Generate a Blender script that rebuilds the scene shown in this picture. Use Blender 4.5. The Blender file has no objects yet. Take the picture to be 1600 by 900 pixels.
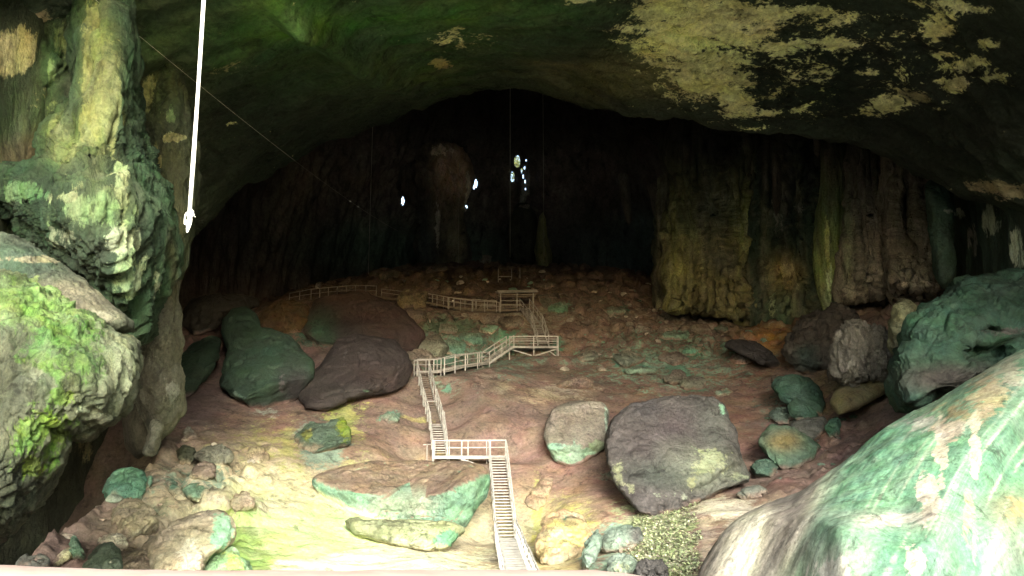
import bpy, math, random
import numpy as np
from mathutils import Vector
random.seed(7)
rng = np.random.default_rng(7)
scene = bpy.context.scene
COL = scene.collection
# ------------------------------------------------------------------ camera model
FPX = 1305.0
PITCH = math.radians(9.7)
CA, SA = math.cos(PITCH), math.sin(PITCH)
cam = bpy.data.cameras.new('camera')
cam.sensor_width = 36.0
cam.lens = FPX * 36.0 / 1600.0
cam.clip_start = 0.05
cam.clip_end = 3000
camo = bpy.data.objects.new('camera', cam)
COL.objects.link(camo)
camo.location = (0, 0, 0)
camo.rotation_euler = (math.pi / 2 + PITCH, 0, 0)
scene.camera = camo


def W(px, py, d):
    """surveyed point: direction measured on the photo, real distance d into the cave"""
    px, py, d = np.asarray(px, float), np.asarray(py, float), np.asarray(d, float)
    u = (px - 800) / FPX
    v = (450 - py) / FPX
    y = CA - v * SA
    z = SA + v * CA
    k = d / y
    return np.stack(np.broadcast_arrays(u * k, d, z * k), -1)


def V3(px, py, d):
    return Vector([float(c) for c in W(px, py, d)])


def proj(P):
    x, y, z = P[..., 0], P[..., 1], P[..., 2]
    zc = np.maximum(y * CA + z * SA, 0.05)
    yc = -y * SA + z * CA
    return 800 + FPX * x / zc, 450 - FPX * yc / zc


# ------------------------------------------------------------------ noise
def _hash(ix, iy, iz, seed):
    h = (ix.astype(np.uint32) * np.uint32(374761393)) ^ (iy.astype(np.uint32) * np.uint32(668265263)) \
        ^ (iz.astype(np.uint32) * np.uint32(2147483647 - 58)) ^ np.uint32((seed * 974711 + 12345) & 0xffffffff)
    h = (h ^ (h >> np.uint32(13))) * np.uint32(1274126177)
    h = (h ^ (h >> np.uint32(15))) * np.uint32(2246822519)
    return h ^ (h >> np.uint32(16))


def pn(P, seed=0):
    P = np.asarray(P, np.float32)
    shp = P.shape[:-1]
    P = P.reshape(-1, 3)
    I = np.floor(P).astype(np.int64)
    Fr = P - I
    U = Fr * Fr * Fr * (Fr * (Fr * 6 - 15) + 10)
    out = np.zeros(len(P), np.float32)
    with np.errstate(over='ignore'):
        for dx in (0, 1):
            wx = U[:, 0] if dx else 1 - U[:, 0]
            for dy in (0, 1):
                wy = U[:, 1] if dy else 1 - U[:, 1]
                for dz in (0, 1):
                    wz = U[:, 2] if dz else 1 - U[:, 2]
                    h = _hash(I[:, 0] + dx, I[:, 1] + dy, I[:, 2] + dz, seed)
                    gx = (h & np.uint32(1023)).astype(np.float32) / 511.5 - 1
                    gy = ((h >> np.uint32(10)) & np.uint32(1023)).astype(np.float32) / 511.5 - 1
                    gz = ((h >> np.uint32(20)) & np.uint32(1023)).astype(np.float32) / 511.5 - 1
                    out += wx * wy * wz * (gx * (Fr[:, 0] - dx) + gy * (Fr[:, 1] - dy) + gz * (Fr[:, 2] - dz))
    return (out * 1.4).reshape(shp)


def fbm(P, octv=4, seed=0, gain=0.5, lac=2.03):
    P = np.asarray(P, np.float32)
    a, s, o = 1.0, 0.0, 0
    for i in range(octv):
        o = o + a * pn(P * (lac ** i) + 17.3 * i, seed + i)
        s += a
        a *= gain
    return o / s


def ridged(P, octv=4, seed=0, gain=0.5):
    P = np.asarray(P, np.float32)
    a, s, o = 1.0, 0.0, 0
    for i in range(octv):
        o = o + a * (1 - 2.2 * np.abs(pn(P * (2.07 ** i) + 9.1 * i, seed + i)))
        s += a
        a *= gain
    return o / s


def worley(P, seed=0):
    P = np.asarray(P, np.float32)
    shp = P.shape[:-1]
    P = P.reshape(-1, 3)
    I = np.floor(P).astype(np.int64)
    f1 = np.full(len(P), 9.0, np.float32)
    f2 = np.full(len(P), 9.0, np.float32)
    idv = np.zeros(len(P), np.float32)
    with np.errstate(over='ignore'):
        for dx in (-1, 0, 1):
            for dy in (-1, 0, 1):
                for dz in (-1, 0, 1):
                    h = _hash(I[:, 0] + dx, I[:, 1] + dy, I[:, 2] + dz, seed)
                    q = np.stack([(h & np.uint32(1023)), (h >> np.uint32(10)) & np.uint32(1023),
                                  (h >> np.uint32(20)) & np.uint32(1023)], -1).astype(np.float32) / 1023
                    c = I + np.array([dx, dy, dz]) + q
                    dd = np.sqrt(((P - c) ** 2).sum(-1)).astype(np.float32)
                    near = dd < f1
                    f2 = np.where(near, f1, np.minimum(f2, dd))
                    idv = np.where(near, (h % np.uint32(997)).astype(np.float32) / 997, idv)
                    f1 = np.where(near, dd, f1)
    return f1.reshape(shp), f2.reshape(shp), idv.reshape(shp)


def sst(a, b, x):
    t = np.clip((x - a) / (b - a), 0, 1)
    return t * t * (3 - 2 * t)


def S(x, y=1.0, z=None):
    return np.array([x, y if z is not None else x, z if z is not None else x], np.float32)


# ------------------------------------------------------------------ thin plate spline
def tps(pts, vals, lam=0.02):
    pts = np.asarray(pts, float)
    n = len(pts)
    sc = 30.0
    q = pts / sc

    def U(r2):
        return np.where(r2 > 1e-12, 0.5 * r2 * np.log(np.maximum(r2, 1e-12)), 0)
    K = U(((q[:, None] - q[None]) ** 2).sum(-1)) + lam * np.eye(n)
    Pm = np.hstack([np.ones((n, 1)), q])
    A = np.zeros((n + 3, n + 3))
    A[:n, :n] = K
    A[:n, n:] = Pm
    A[n:, :n] = Pm.T
    b = np.zeros(n + 3)
    b[:n] = vals
    w = np.linalg.solve(A, b)

    def ev(x, y):
        x = np.asarray(x, float)
        y = np.asarray(y, float)
        shp = np.broadcast(x, y).shape
        x = np.broadcast_to(x, shp).ravel() / sc
        y = np.broadcast_to(y, shp).ravel() / sc
        o = w[n] + w[n + 1] * x + w[n + 2] * y
        for i in range(n):
            o = o + w[i] * U((x - q[i, 0]) ** 2 + (y - q[i, 1]) ** 2)
        return o.reshape(shp)
    return ev


# ------------------------------------------------------------------ mesh helpers
def grid_faces(m, n, wrap=False, keep=None):
    idx = np.arange(m * n).reshape(m, n)
    if wrap:
        idx = np.hstack([idx, idx[:, :1]])
    F = np.stack([idx[:-1, :-1], idx[:-1, 1:], idx[1:, 1:], idx[1:, :-1]], -1).reshape(-1, 4)
    if keep is not None:
        F = F[keep.ravel()]
    return F


def grid_normals(P, wrap=False):
    if wrap:
        du = np.roll(P, -1, 1) - np.roll(P, 1, 1)
    else:
        du = np.gradient(P, axis=1)
    dv = np.gradient(P, axis=0)
    N = np.cross(du, dv)
    return N / np.maximum(np.linalg.norm(N, axis=-1, keepdims=True), 1e-9)


def mesh_obj(name, V, F, mat, parent=None, attrs=None, smooth=True):
    V = np.ascontiguousarray(V.reshape(-1, 3), np.float32)
    F = np.ascontiguousarray(F, np.int32)
    me = bpy.data.meshes.new(name)
    me.vertices.add(len(V))
    me.vertices.foreach_set('co', V.ravel())
    k = F.shape[1]
    me.loops.add(F.size)
    me.loops.foreach_set('vertex_index', F.ravel())
    me.polygons.add(len(F))
    me.polygons.foreach_set('loop_start', np.arange(0, F.size, k, dtype=np.int32))
    me.polygons.foreach_set('loop_total', np.full(len(F), k, np.int32))
    me.polygons.foreach_set('use_smooth', np.full(len(F), smooth, bool))
    me.update(calc_edges=True)
    me.validate()
    if attrs:
        for an, (ty, arr) in attrs.items():
            a = me.attributes.new(an, ty, 'POINT')
            if ty == 'FLOAT_COLOR':
                arr = np.concatenate([arr.reshape(-1, 3), np.ones((len(V), 1))], 1).astype(np.float32)
                a.data.foreach_set('color', np.ascontiguousarray(arr).ravel())
            else:
                a.data.foreach_set('value', np.ascontiguousarray(arr, np.float32).ravel())
    me.materials.append(mat)
    o = bpy.data.objects.new(name, me)
    COL.objects.link(o)
    if parent:
        o.parent = parent
    return o


def tag(o, label=None, cat=None, group=None, kind=None):
    if label:
        o['label'] = label
    if cat:
        o['category'] = cat
    if group:
        o['group'] = group
    if kind:
        o['kind'] = kind
    return o


def empty(name, loc, label, cat, group=None):
    o = bpy.data.objects.new(name, None)
    o.location = loc
    COL.objects.link(o)
    return tag(o, label, cat, group)


# ------------------------------------------------------------------ materials
def rock_mat(name, cscale=0.5, stretch=(1, 1, 1), edge=1.2, k=0.9, bump=0.5, bdist=0.25, bscale=1.2,
             var=(0.6, 1.35), soft=0.06, rough=0.85, spec=0.25, fine=9.0, crack=0.0, stain=0.42):
    m = bpy.data.materials.new(name)
    m.use_nodes = True
    nt = m.node_tree
    nt.nodes.clear()
    L = nt.links.new

    def nd(t, **kw):
        n = nt.nodes.new(t)
        for kk, vv in kw.items():
            setattr(n, kk, vv)
        return n
    geo = nd('ShaderNodeNewGeometry')
    mp = nd('ShaderNodeMapping')
    mp.inputs['Scale'].default_value = stretch
    L(geo.outputs['Position'], mp.inputs['Vector'])

    def noise(sc, det=6, ro=0.6, vec=None, dist=0.0):
        n = nd('ShaderNodeTexNoise')
        n.inputs['Scale'].default_value = sc
        n.inputs['Detail'].default_value = det
        n.inputs['Roughness'].default_value = ro
        n.inputs['Distortion'].default_value = dist
        L(vec or mp.outputs[0], n.inputs['Vector'])
        return n.outputs['Fac']

    def rng_(src, a, b, c, d, smooth=False):
        n = nd('ShaderNodeMapRange')
        if smooth:
            n.interpolation_type = 'SMOOTHSTEP'
        for i, v in enumerate((a, b, c, d)):
            n.inputs[i + 1].default_value = v
        L(src, n.inputs[0])
        return n.outputs[0]

    def math_(op, a, b):
        n = nd('ShaderNodeMath', operation=op)
        for i, v in enumerate((a, b)):
            if isinstance(v, (int, float)):
                n.inputs[i].default_value = v
            else:
                L(v, n.inputs[i])
        return n.outputs[0]
    ca = nd('ShaderNodeAttribute', attribute_name='col_a').outputs['Color']
    cb = nd('ShaderNodeAttribute', attribute_name='col_b').outputs['Color']
    mk = nd('ShaderNodeAttribute', attribute_name='patch').outputs['Fac']
    ne = math_('ADD', math_('MULTIPLY', noise(edge, 9, 0.68, dist=0.4), 0.6), math_('MULTIPLY', noise(edge * 4.3, 7, 0.7), 0.4))
    fac = rng_(math_('ADD', mk, math_('MULTIPLY', math_('SUBTRACT', ne, 0.5), k * 2)), 0.5 - soft, 0.5 + soft, 0, 1, True)
    mix = nd('ShaderNodeMix', data_type='RGBA')
    L(fac, mix.inputs[0])
    L(ca, mix.inputs[6])
    L(cb, mix.inputs[7])
    # tonal mottling at two sizes
    v1 = rng_(noise(cscale, 8, 0.65, dist=0.3), 0.28, 0.72, var[0], var[1])
    v2 = rng_(noise(fine, 6, 0.75, geo.outputs['Position']), 0.32, 0.68, 0.62, 1.34)
    vv = math_('MULTIPLY', v1, v2)
    st1 = rng_(noise(cscale * 3.1 + 0.07, 9, 0.74, dist=0.8), 0.52, 0.66, 1.0, stain, True)
    st2 = rng_(noise(fine * 1.7, 4, 0.8), 0.58, 0.70, 1.0, 0.6, True)
    vv = math_('MULTIPLY', vv, math_('MULTIPLY', st1, st2))
    mul = nd('ShaderNodeMix', data_type='RGBA', blend_type='MULTIPLY')
    mul.inputs[0].default_value = 1
    comb = nd('ShaderNodeCombineColor')
    for i in range(3):
        L(vv, comb.inputs[i])
    L(mix.outputs[2], mul.inputs[6])
    L(comb.outputs[0], mul.inputs[7])
    # small hue drift
    hs = nd('ShaderNodeHueSaturation')
    L(rng_(noise(cscale * 2.3, 5, 0.6), 0.3, 0.7, 0.47, 0.53), hs.inputs['Hue'])
    L(rng_(noise(cscale * 1.4 + 0.13, 5, 0.6), 0.3, 0.7, 0.75, 1.15), hs.inputs['Saturation'])
    L(mul.outputs[2], hs.inputs['Color'])
    b1 = nd('ShaderNodeBump')
    b1.inputs['Strength'].default_value = bump
    b1.inputs['Distance'].default_value = bdist
    L(noise(bscale, 12, 0.62, dist=0.2), b1.inputs['Height'])
    b2 = nd('ShaderNodeBump')
    b2.inputs['Strength'].default_value = bump * 0.8
    b2.inputs['Distance'].default_value = bdist * 0.25
    L(noise(bscale * 5, 8, 0.7, geo.outputs['Position']), b2.inputs['Height'])
    L(b1.outputs[0], b2.inputs['Normal'])
    nrm = b2.outputs[0]
    if crack > 0:
        vo = nd('ShaderNodeTexVoronoi', feature='DISTANCE_TO_EDGE')
        vo.inputs['Scale'].default_value = crack
        wv = nd('ShaderNodeVectorMath', operation='ADD')
        nn = nd('ShaderNodeTexNoise')
        nn.inputs['Scale'].default_value = crack * 1.3
        L(mp.outputs[0], nn.inputs['Vector'])
        L(mp.outputs[0], wv.inputs[0])
        L(nn.outputs['Color'], wv.inputs[1])
        L(wv.outputs[0], vo.inputs['Vector'])
        b3 = nd('ShaderNodeBump')
        b3.inputs['Strength'].default_value = 0.6
        b3.inputs['Distance'].default_value = 0.12
        L(rng_(vo.outputs['Distance'], 0.0, 0.09, 0, 1), b3.inputs['Height'])
        L(nrm, b3.inputs['Normal'])
        nrm = b3.outputs[0]
    bs = nd('ShaderNodeBsdfPrincipled')
    bs.inputs['Roughness'].default_value = rough
    bs.inputs['Specular IOR Level'].default_value = spec
    L(hs.outputs[0], bs.inputs['Base Color'])
    L(nrm, bs.inputs['Normal'])
    out = nd('ShaderNodeOutputMaterial')
    L(bs.outputs[0], out.inputs[0])
    return m


def plain_mat(name, c0, c1, scale=6, stretch=(1, 1, 1), rough=0.8, bump=0.2):
    m = bpy.data.materials.new(name)
    m.use_nodes = True
    nt = m.node_tree
    L = nt.links.new
    bs = nt.nodes['Principled BSDF']
    g = nt.nodes.new('ShaderNodeNewGeometry')
    mp = nt.nodes.new('ShaderNodeMapping')
    mp.inputs['Scale'].default_value = stretch
    L(g.outputs['Position'], mp.inputs[0])
    n = nt.nodes.new('ShaderNodeTexNoise')
    n.inputs['Scale'].default_value = scale
    n.inputs['Detail'].default_value = 7
    n.inputs['Roughness'].default_value = 0.65
    L(mp.outputs[0], n.inputs['Vector'])
    r = nt.nodes.new('ShaderNodeValToRGB')
    r.color_ramp.elements[0].position = 0.3
    r.color_ramp.elements[1].position = 0.7
    r.color_ramp.elements[0].color = (*c0, 1)
    r.color_ramp.elements[1].color = (*c1, 1)
    L(n.outputs['Fac'], r.inputs[0])
    L(r.outputs[0], bs.inputs['Base Color'])
    b = nt.nodes.new('ShaderNodeBump')
    b.inputs['Strength'].default_value = bump
    b.inputs['Distance'].default_value = 0.02
    L(n.outputs['Fac'], b.inputs['Height'])
    L(b.outputs[0], bs.inputs['Normal'])
    bs.inputs['Roughness'].default_value = rough
    bs.inputs['Specular IOR Level'].default_value = 0.25
    return m


M_floor = rock_mat('earth_floor', soft=0.16, k=1.35, cscale=0.22, edge=1.1, bump=0.6, bdist=0.4, bscale=0.7, fine=4.0, var=(0.62, 1.35))
M_rock = rock_mat('boulder_rock', crack=0.3, cscale=0.35, edge=0.9, bump=0.9, bdist=0.5, bscale=0.8, fine=5.0, var=(0.55, 1.4))
M_ceil = rock_mat('ceiling_rock', cscale=0.12, stretch=(0.8, 1.0, 1.6), edge=0.75, k=1.35, soft=0.10, crack=0.16, bump=1.0, bdist=1.1, bscale=0.45, fine=3.0, var=(0.55, 1.4))
M_drip = rock_mat('dripstone', cscale=0.6, stretch=(1, 1, 0.4), edge=1.0, bump=1.0, bdist=0.6, bscale=1.1, fine=6.0, var=(0.5, 1.45))
M_moss = rock_mat('mossy_limestone', crack=0.5, cscale=0.9, stretch=(1, 1, 0.55), edge=1.7, bump=1.0, bdist=0.45, bscale=1.8, fine=11.0, var=(0.5, 1.4))
M_flow = rock_mat('flowstone', cscale=0.5, stretch=(1, 1, 0.3), edge=0.9, bump=0.55, bdist=0.15, bscale=1.6, fine=7.0, var=(0.72, 1.25))
M_wall = rock_mat('dark_wall_rock', cscale=0.12, stretch=(1, 1, 0.3), edge=0.3, bump=0.8, bdist=0.6, bscale=0.5, fine=2.5, var=(0.4, 1.6))
M_slab = rock_mat('slab_rock', cscale=0.25, edge=0.8, bump=0.6, bdist=0.3, bscale=0.9, fine=6.0, var=(0.65, 1.3))
M_wood = plain_mat('weathered_wood', (0.24, 0.238, 0.222), (0.50, 0.495, 0.46), 3, (1, 1, 1))
M_wood2 = plain_mat('dull_wood', (0.19, 0.182, 0.165), (0.33, 0.315, 0.285), 5)
M_wood3 = plain_mat('dark_wood', (0.11, 0.09, 0.07), (0.19, 0.16, 0.13), 5)
M_tread = plain_mat('worn_tread_wood', (0.27, 0.262, 0.238), (0.47, 0.46, 0.42), 4)
M_dtread = plain_mat('dark_tread_wood', (0.10, 0.085, 0.07), (0.20, 0.17, 0.14), 4)
M_rope = plain_mat('rope_fibre', (0.45, 0.42, 0.35), (0.6, 0.57, 0.48), 20)
M_white = plain_mat('white_rope', (0.78, 0.78, 0.72), (0.84, 0.84, 0.78), 40)
M_conc = plain_mat('pale_concrete', (0.40, 0.29, 0.23), (0.52, 0.40, 0.33), 9)


# ------------------------------------------------------------------ painting of albedo zones
def warp(P, amp, sc, seed):
    return amp * fbm(P * sc, 4, seed), amp * fbm(P * sc + 31.7, 4, seed + 5)


def zones(P, base, soft=(), crisp=(), default_b=(0.2, 0.35, 0.2), bg=0.0, wob=26, wsc=0.16, seed=3, vary=0.0):
    """base and stain colours of a rock surface: soft blends and crisp-edged lichen / soil patches"""
    sh = P.shape[:-1]
    Pf = P.reshape(-1, 3)
    px, py = proj(Pf)
    wx, wy = warp(Pf, wob, wsc, seed)
    px = px + wx
    py = py + wy
    A = np.tile(np.array(base, np.float32), (len(Pf), 1))
    for (cx, cy, rx, ry, c, s) in soft:
        r2 = ((px - cx) / rx) ** 2 + ((py - cy) / ry) ** 2
        w = (s * np.exp(-0.8 * r2 ** 1.4))[:, None]
        A = A * (1 - w) + np.array(c, np.float32) * w
    B = np.tile(np.array(default_b, np.float32), (len(Pf), 1))
    M = np.full(len(Pf), bg, np.float32)
    for (cx, cy, rx, ry, c, *s) in crisp:
        r = np.sqrt(((px - cx) / rx) ** 2 + ((py - cy) / ry) ** 2)
        m = np.clip(1 - 0.5 * r, 0, 1) * (s[0] if s else 1.0)
        up = (m > M)[:, None]
        w = np.clip(m * 3, 0, 1)[:, None] * up
        B = B * (1 - w) + np.array(c, np.float32) * w
        M = np.maximum(M, m)
    if vary:
        A = A * (1 + vary * fbm(Pf * 0.5, 4, seed + 11)[:, None])
    return A, B, M


def attrs(A, B, M, k=1.0):
    return {'col_a': ('FLOAT_COLOR', np.clip(A * k, 0.004, 0.88)), 'col_b': ('FLOAT_COLOR', np.clip(B * k, 0.004, 0.88)), 'patch': ('FLOAT', M)}


def topsoil(P, N, A, col, lo=0.55, hi=0.8, s=0.9):
    nz = np.abs(N[..., 2]).reshape(-1) * (N[..., 2].reshape(-1) > 0)
    w = (sst(lo, hi, nz + 0.25 * fbm(P.reshape(-1, 3) * 0.9, 3, 77)) * s)[:, None]
    return A * (1 - w) + np.array(col, np.float32) * w


# colours (linear base colours)
BROWN = (0.235, 0.16, 0.125)
PINK = (0.34, 0.235, 0.185)
TAN = (0.42, 0.33, 0.21)
TEAL = (0.14, 0.29, 0.20)
PTEAL = (0.25, 0.44, 0.31)
DTEAL = (0.065, 0.135, 0.095)
LIME = (0.58, 0.74, 0.32)
YEL = (0.50, 0.46, 0.16)
PALE = (0.58, 0.54, 0.40)
DPUR = (0.105, 0.088, 0.088)
DBRN = (0.26, 0.185, 0.148)
BLACK = (0.018, 0.02, 0.018)


# ------------------------------------------------------------------ inflated rock from a measured outline
def outline_r(poly, nth):
    poly = np.array(poly, float)
    # area centroid
    x, y = poly[:, 0], poly[:, 1]
    x2, y2 = np.roll(x, -1), np.roll(y, -1)
    cr = x * y2 - x2 * y
    a = cr.sum() / 2
    c = np.array([((x + x2) * cr).sum() / (6 * a), ((y + y2) * cr).sum() / (6 * a)])
    th = np.linspace(0, 2 * np.pi, nth, endpoint=False)
    r = np.zeros(nth)
    for i, t in enumerate(th):
        dx, dy = math.cos(t), math.sin(t)
        best = 0
        for k in range(len(poly)):
            p, q = poly[k] - c, poly[(k + 1) % len(poly)] - c
            e = q - p
            den = dx * e[1] - dy * e[0]
            if abs(den) < 1e-9:
                continue
            s = (p[0] * e[1] - p[1] * e[0]) / den
            u = (p[0] * dy - p[1] * dx) / den
            if s > 0 and -1e-6 <= u <= 1 + 1e-6:
                best = max(best, s)
        r[i] = best
    for _ in range(1):
        r = 0.25 * np.roll(r, 1) + 0.5 * r + 0.25 * np.roll(r, -1)
    return c, th, r


def rock(name, poly, d, thick, label, cat, mat=None, p=2.6, tilt=0.0, yaw=0.0, res=(64, 128), amp=0.15, nsc=0.7,
         stretch=(1, 1, 1), base=(0.3, 0.25, 0.2), soft=(), crisp=(), default_b=TEAL, bg=0.0, wob=14, soil=None,
         chis=0, group=None, seed=None, extra=None, back=None, vary=0.25, ridge=0.0, parent=None, soilk=(0.55, 0.8), sit=False, crag=0.0, dirt=None, chk=(0.58, 0.9), paint=None):
    seed = seed if seed is not None else (abs(hash_name(label)) % 997)
    c, th, r = outline_r(poly, res[1])
    if sit:
        bot = max(q[1] for q in poly) - 2
        bx = float(np.mean([q[0] for q in poly if q[1] > bot - 10]))
        gd = ground_depth(bx, min(bot, 925))
        if gd is not None:
            d = gd + tilt * (min(bot, 925) - c[1]) * gd / FPX + 0.12 * thick
    e = 2.0 / p
    ph = np.linspace(0.02, np.pi - 0.02, res[0])
    s = np.sin(ph) ** e
    g = -np.sign(np.cos(ph)) * np.abs(np.cos(ph)) ** e
    px = c[0] + s[:, None] * (r * np.cos(th))[None]
    py = c[1] + s[:, None] * (r * np.sin(th))[None]
    T = np.where(g < 0, thick, back if back is not None else thick)
    k = d / FPX
    dep = d + tilt * (c[1] - py) * k + yaw * (px - c[0]) * k + (g * T)[:, None]
    if extra is not None:
        dep = dep + extra(px, py, g[:, None] + 0 * px)
    P = W(px, py, dep)
    if chis:
        rr = np.random.default_rng(seed)
        cen = P.reshape(-1, 3).mean(0)
        Q = P - cen
        ext = np.abs(Q).reshape(-1, 3).max(0)
        for _ in range(chis):
            n = rr.normal(size=3)
            n[1] = -abs(n[1]) - 0.5
            n[2] = n[2] * 0.8 + 0.25
            n /= np.linalg.norm(n)
            sup = np.sqrt(((n * ext) ** 2).sum())
            h = sup * rr.uniform(*chk)
            dd = Q @ n
            Q = Q - np.maximum(dd - h, 0)[..., None] * n * 0.92
        P = cen + Q
    N = grid_normals(P, True)
    cen = P.reshape(-1, 3).mean(0)
    if ((N * (P - cen)).sum(-1)).mean() < 0:
        N = -N
    st = np.array(stretch, np.float32)
    n1 = fbm(P * st * nsc, 5, seed, 0.5)
    dsp = amp * n1
    if ridge:
        dsp = dsp + ridge * ridged(P * st * nsc * 1.6, 4, seed + 40)
    if crag:
        f1, f2, idv = worley(P * st * nsc * 1.5 + 0.35 * fbm(P * nsc * 2.5, 3, seed + 60)[..., None], seed + 61)
        dsp = dsp + crag * ((idv - 0.5) * sst(0.0, 0.18, f2 - f1) - 0.5 * (1 - sst(0.0, 0.10, f2 - f1)))
        dsp = dsp + 0.25 * crag * ridged(P * st * nsc * 5, 3, seed + 70)
    P = P + N * dsp[..., None]
    N2 = grid_normals(P, True)
    if ((N2 * (P - cen)).sum(-1)).mean() < 0:
        N2 = -N2
    A, B, M = zones(P, base, soft, crisp, default_b, bg, wob=wob, wsc=0.5, seed=seed, vary=vary)
    if paint is not None:
        A, B, M = paint(P.reshape(-1, 3), A, B, M)
    if soil is not None:
        A = topsoil(P, N2, A, soil, *soilk)
        if M.max() > 0:
            nz = N2[..., 2].reshape(-1)
            M = M * (1 - sst(soilk[0], soilk[1], nz))
    if sit:
        Pf = P.reshape(-1, 3)
        hgt_ = Pf[:, 2] - ground_at(Pf[:, 0], Pf[:, 1])
        w = (1 - sst(0.05, 0.45, hgt_ - 0.35 * fbm(Pf * 1.3, 3, seed + 80)))[:, None] * 0.85
        A = A * (1 - w) + ground_colour(Pf) * w
        M = M * (1 - w[:, 0])
    m_, n_ = P.shape[:2]
    F = grid_faces(m_, n_, True)
    V = P.reshape(-1, 3)
    # caps
    V = np.vstack([V, P[0].mean(0)[None], P[-1].mean(0)[None]])
    i0, i1 = m_ * n_, m_ * n_ + 1
    A = np.vstack([A, A[:1], A[-1:]])
    B = np.vstack([B, B[:1], B[-1:]])
    M = np.concatenate([M, M[:1], M[-1:]])
    q0 = [[i0, (j + 1) % n_, j, j] for j in range(n_)]
    o = mesh_obj(name, V, F, mat or M_rock, parent, attrs(A, B, M, 0.75 if d < 80 else 1.0))
    # fill the two tiny poles with triangles
    import bmesh
    bm = bmesh.new()
    bm.from_mesh(o.data)
    bmesh.ops.delete(bm, geom=[v for v in bm.verts if not v.link_faces], context='VERTS')
    bmesh.ops.holes_fill(bm, edges=[ed for ed in bm.edges if ed.is_boundary], sides=0)
    bmesh.ops.recalc_face_normals(bm, faces=bm.faces)
    for f in bm.faces:
        f.smooth = True
    bm.to_mesh(o.data)
    bm.free()
    if parent is None:
        tag(o, label, cat, group)
    return o


def px_noise(P, kx, ky, sh=0.0, seed=0, octv=4):
    px, py = proj(P)
    return fbm(np.stack([(px + sh * (py - 600)) * kx, py * ky, 0 * px + seed * 3.3], -1), octv, seed)


def hash_name(s):
    h = 5381
    for ch in s:
        h = (h * 33 + ord(ch)) & 0x7fffffff
    return h


def ell(cx, cy, rx, ry, n=14, jit=0.12, seed=0, rot=0.0):
    rr = np.random.default_rng(seed + int(cx * 7 + cy))
    o = []
    for i in range(n):
        t = 2 * math.pi * i / n
        k = 1 + rr.uniform(-jit, jit)
        x, y = rx * k * math.cos(t), ry * k * math.sin(t)
        o.append((cx + x * math.cos(rot) - y * math.sin(rot), cy + x * math.sin(rot) + y * math.cos(rot)))
    return o


# ================================================================== GROUND
gp = [
    (830, 905, 38), (850, 846, 49), (760, 852, 49), (850, 780, 56), (800, 722, 60.8), (720, 724, 60.5), (655, 718, 60),
    (720, 640, 66), (660, 592, 71.5), (630, 575, 75), (750, 572, 78), (850, 558, 85), (900, 558, 86), (830, 505, 92.5),
    (800, 490, 97), (700, 492, 97), (600, 470, 103), (500, 470, 104), (450, 478, 104), (800, 442, 110), (700, 416, 119),
    (620, 425, 118), (850, 420, 119), (950, 432, 112), (1050, 482, 105), (1130, 502, 97), (1230, 506, 92), (1000, 540, 86),
    (1100, 560, 82), (1180, 575, 78), (900, 600, 76), (1200, 650, 67), (1170, 755, 54), (1190, 700, 60), (950, 770, 54),
    (900, 705, 61), (880, 800, 51), (950, 885, 41), (1080, 830, 44), (1050, 900, 38), (1200, 840, 41), (1250, 765, 49),
    (1330, 690, 57), (1420, 610, 63), (1300, 600, 71), (1250, 560, 78), (1480, 575, 58), (1350, 520, 76),
    (600, 655, 65), (520, 645, 65.5), (420, 662, 62), (330, 645, 62), (300, 685, 57), (350, 560, 74), (300, 490, 88),
    (440, 500, 96), (550, 530, 86), (450, 722, 54), (400, 800, 46), (300, 745, 50), (300, 825, 43), (200, 755, 46),
    (200, 850, 39), (100, 880, 35), (400, 900, 37), (600, 900, 37.5), (550, 850, 46), (480, 785, 50), (700, 856, 46),
    (150, 700, 50), (60, 760, 42), (620, 715, 58.5), (560, 700, 58),
]
gxyz = W([g[0] for g in gp], [g[1] for g in gp], [g[2] for g in gp])
anch = [(0, 0, -1.75), (-14, 0, -1.8), (14, 0, -1.8), (0, 6, -2.2), (0, 22, -8.5), (-18, 22, -9), (18, 22, -7), (-40, 22, -8), (40, 22, -3),
        (-45, 50, -6), (-45, 90, 8), (-45, 120, 16), (46, 60, 9), (50, 90, 14), (52, 120, 20), (0, 150, 25), (-40, 150, 24),
        (40, 150, 24), (0, -30, -3), (-40, -30, -3), (40, -30, -3), (-60, 0, -3), (60, 0, -2), (-70, 70, 3), (70, 70, 8)]
allp = np.vstack([gxyz, np.array(anch, float)])
g_tps = tps(allp[:, :2], allp[:, 2], 0.01)


PATHS = []


def add_path(p, q, hw, drop):
    PATHS.append((np.array(p, float), np.array(q, float), hw, drop))


def _w(a):
    return W(*a)


wa, wb = W(807, 898, 38.6), W(790.5, 840, 52)
wa[2] = wb[2]
add_path(wa + (wa - wb) * 0.4, wb, 1.0, 0.32)
add_path(wb, W(778, 712, 60), 0.9, 0.42)
lz = float(W(778, 712, 60)[2])
lc0, lc1 = W(676, 711, 60.6), W(790, 711, 60.6)
lc0[2] = lc1[2] = lz
add_path(lc0, lc1, 0.9, 0.6)
for s_, e_ in (((687.5, 708, 61.2), (683, 665, 65)), ((681.5, 663, 65.6), (672.5, 628, 68.6)), ((671, 626, 69.2), (661, 581, 73))):
    add_path(W(*s_), W(*e_), 0.8, 0.42)
for s_, e_ in (((650, 580, 73.5), (686, 579, 74.3)), ((686, 579, 74.3), (719, 571, 77.6)), ((719, 571, 77.6), (757, 566, 82))):
    add_path(W(*s_), W(*e_), 0.8, 0.5)
add_path(W(759, 566, 82.6), W(795, 556, 85), 0.8, 0.4)
add_path(W(796, 553.5, 86), W(872, 555.5, 86), 1.3, 0.2)
for s_, e_ in (((849, 536, 88.4), (839.5, 507, 90.6)), ((837.5, 505, 91.2), (820, 481, 94.6))):
    add_path(W(*s_), W(*e_), 0.8, 0.5)
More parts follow.
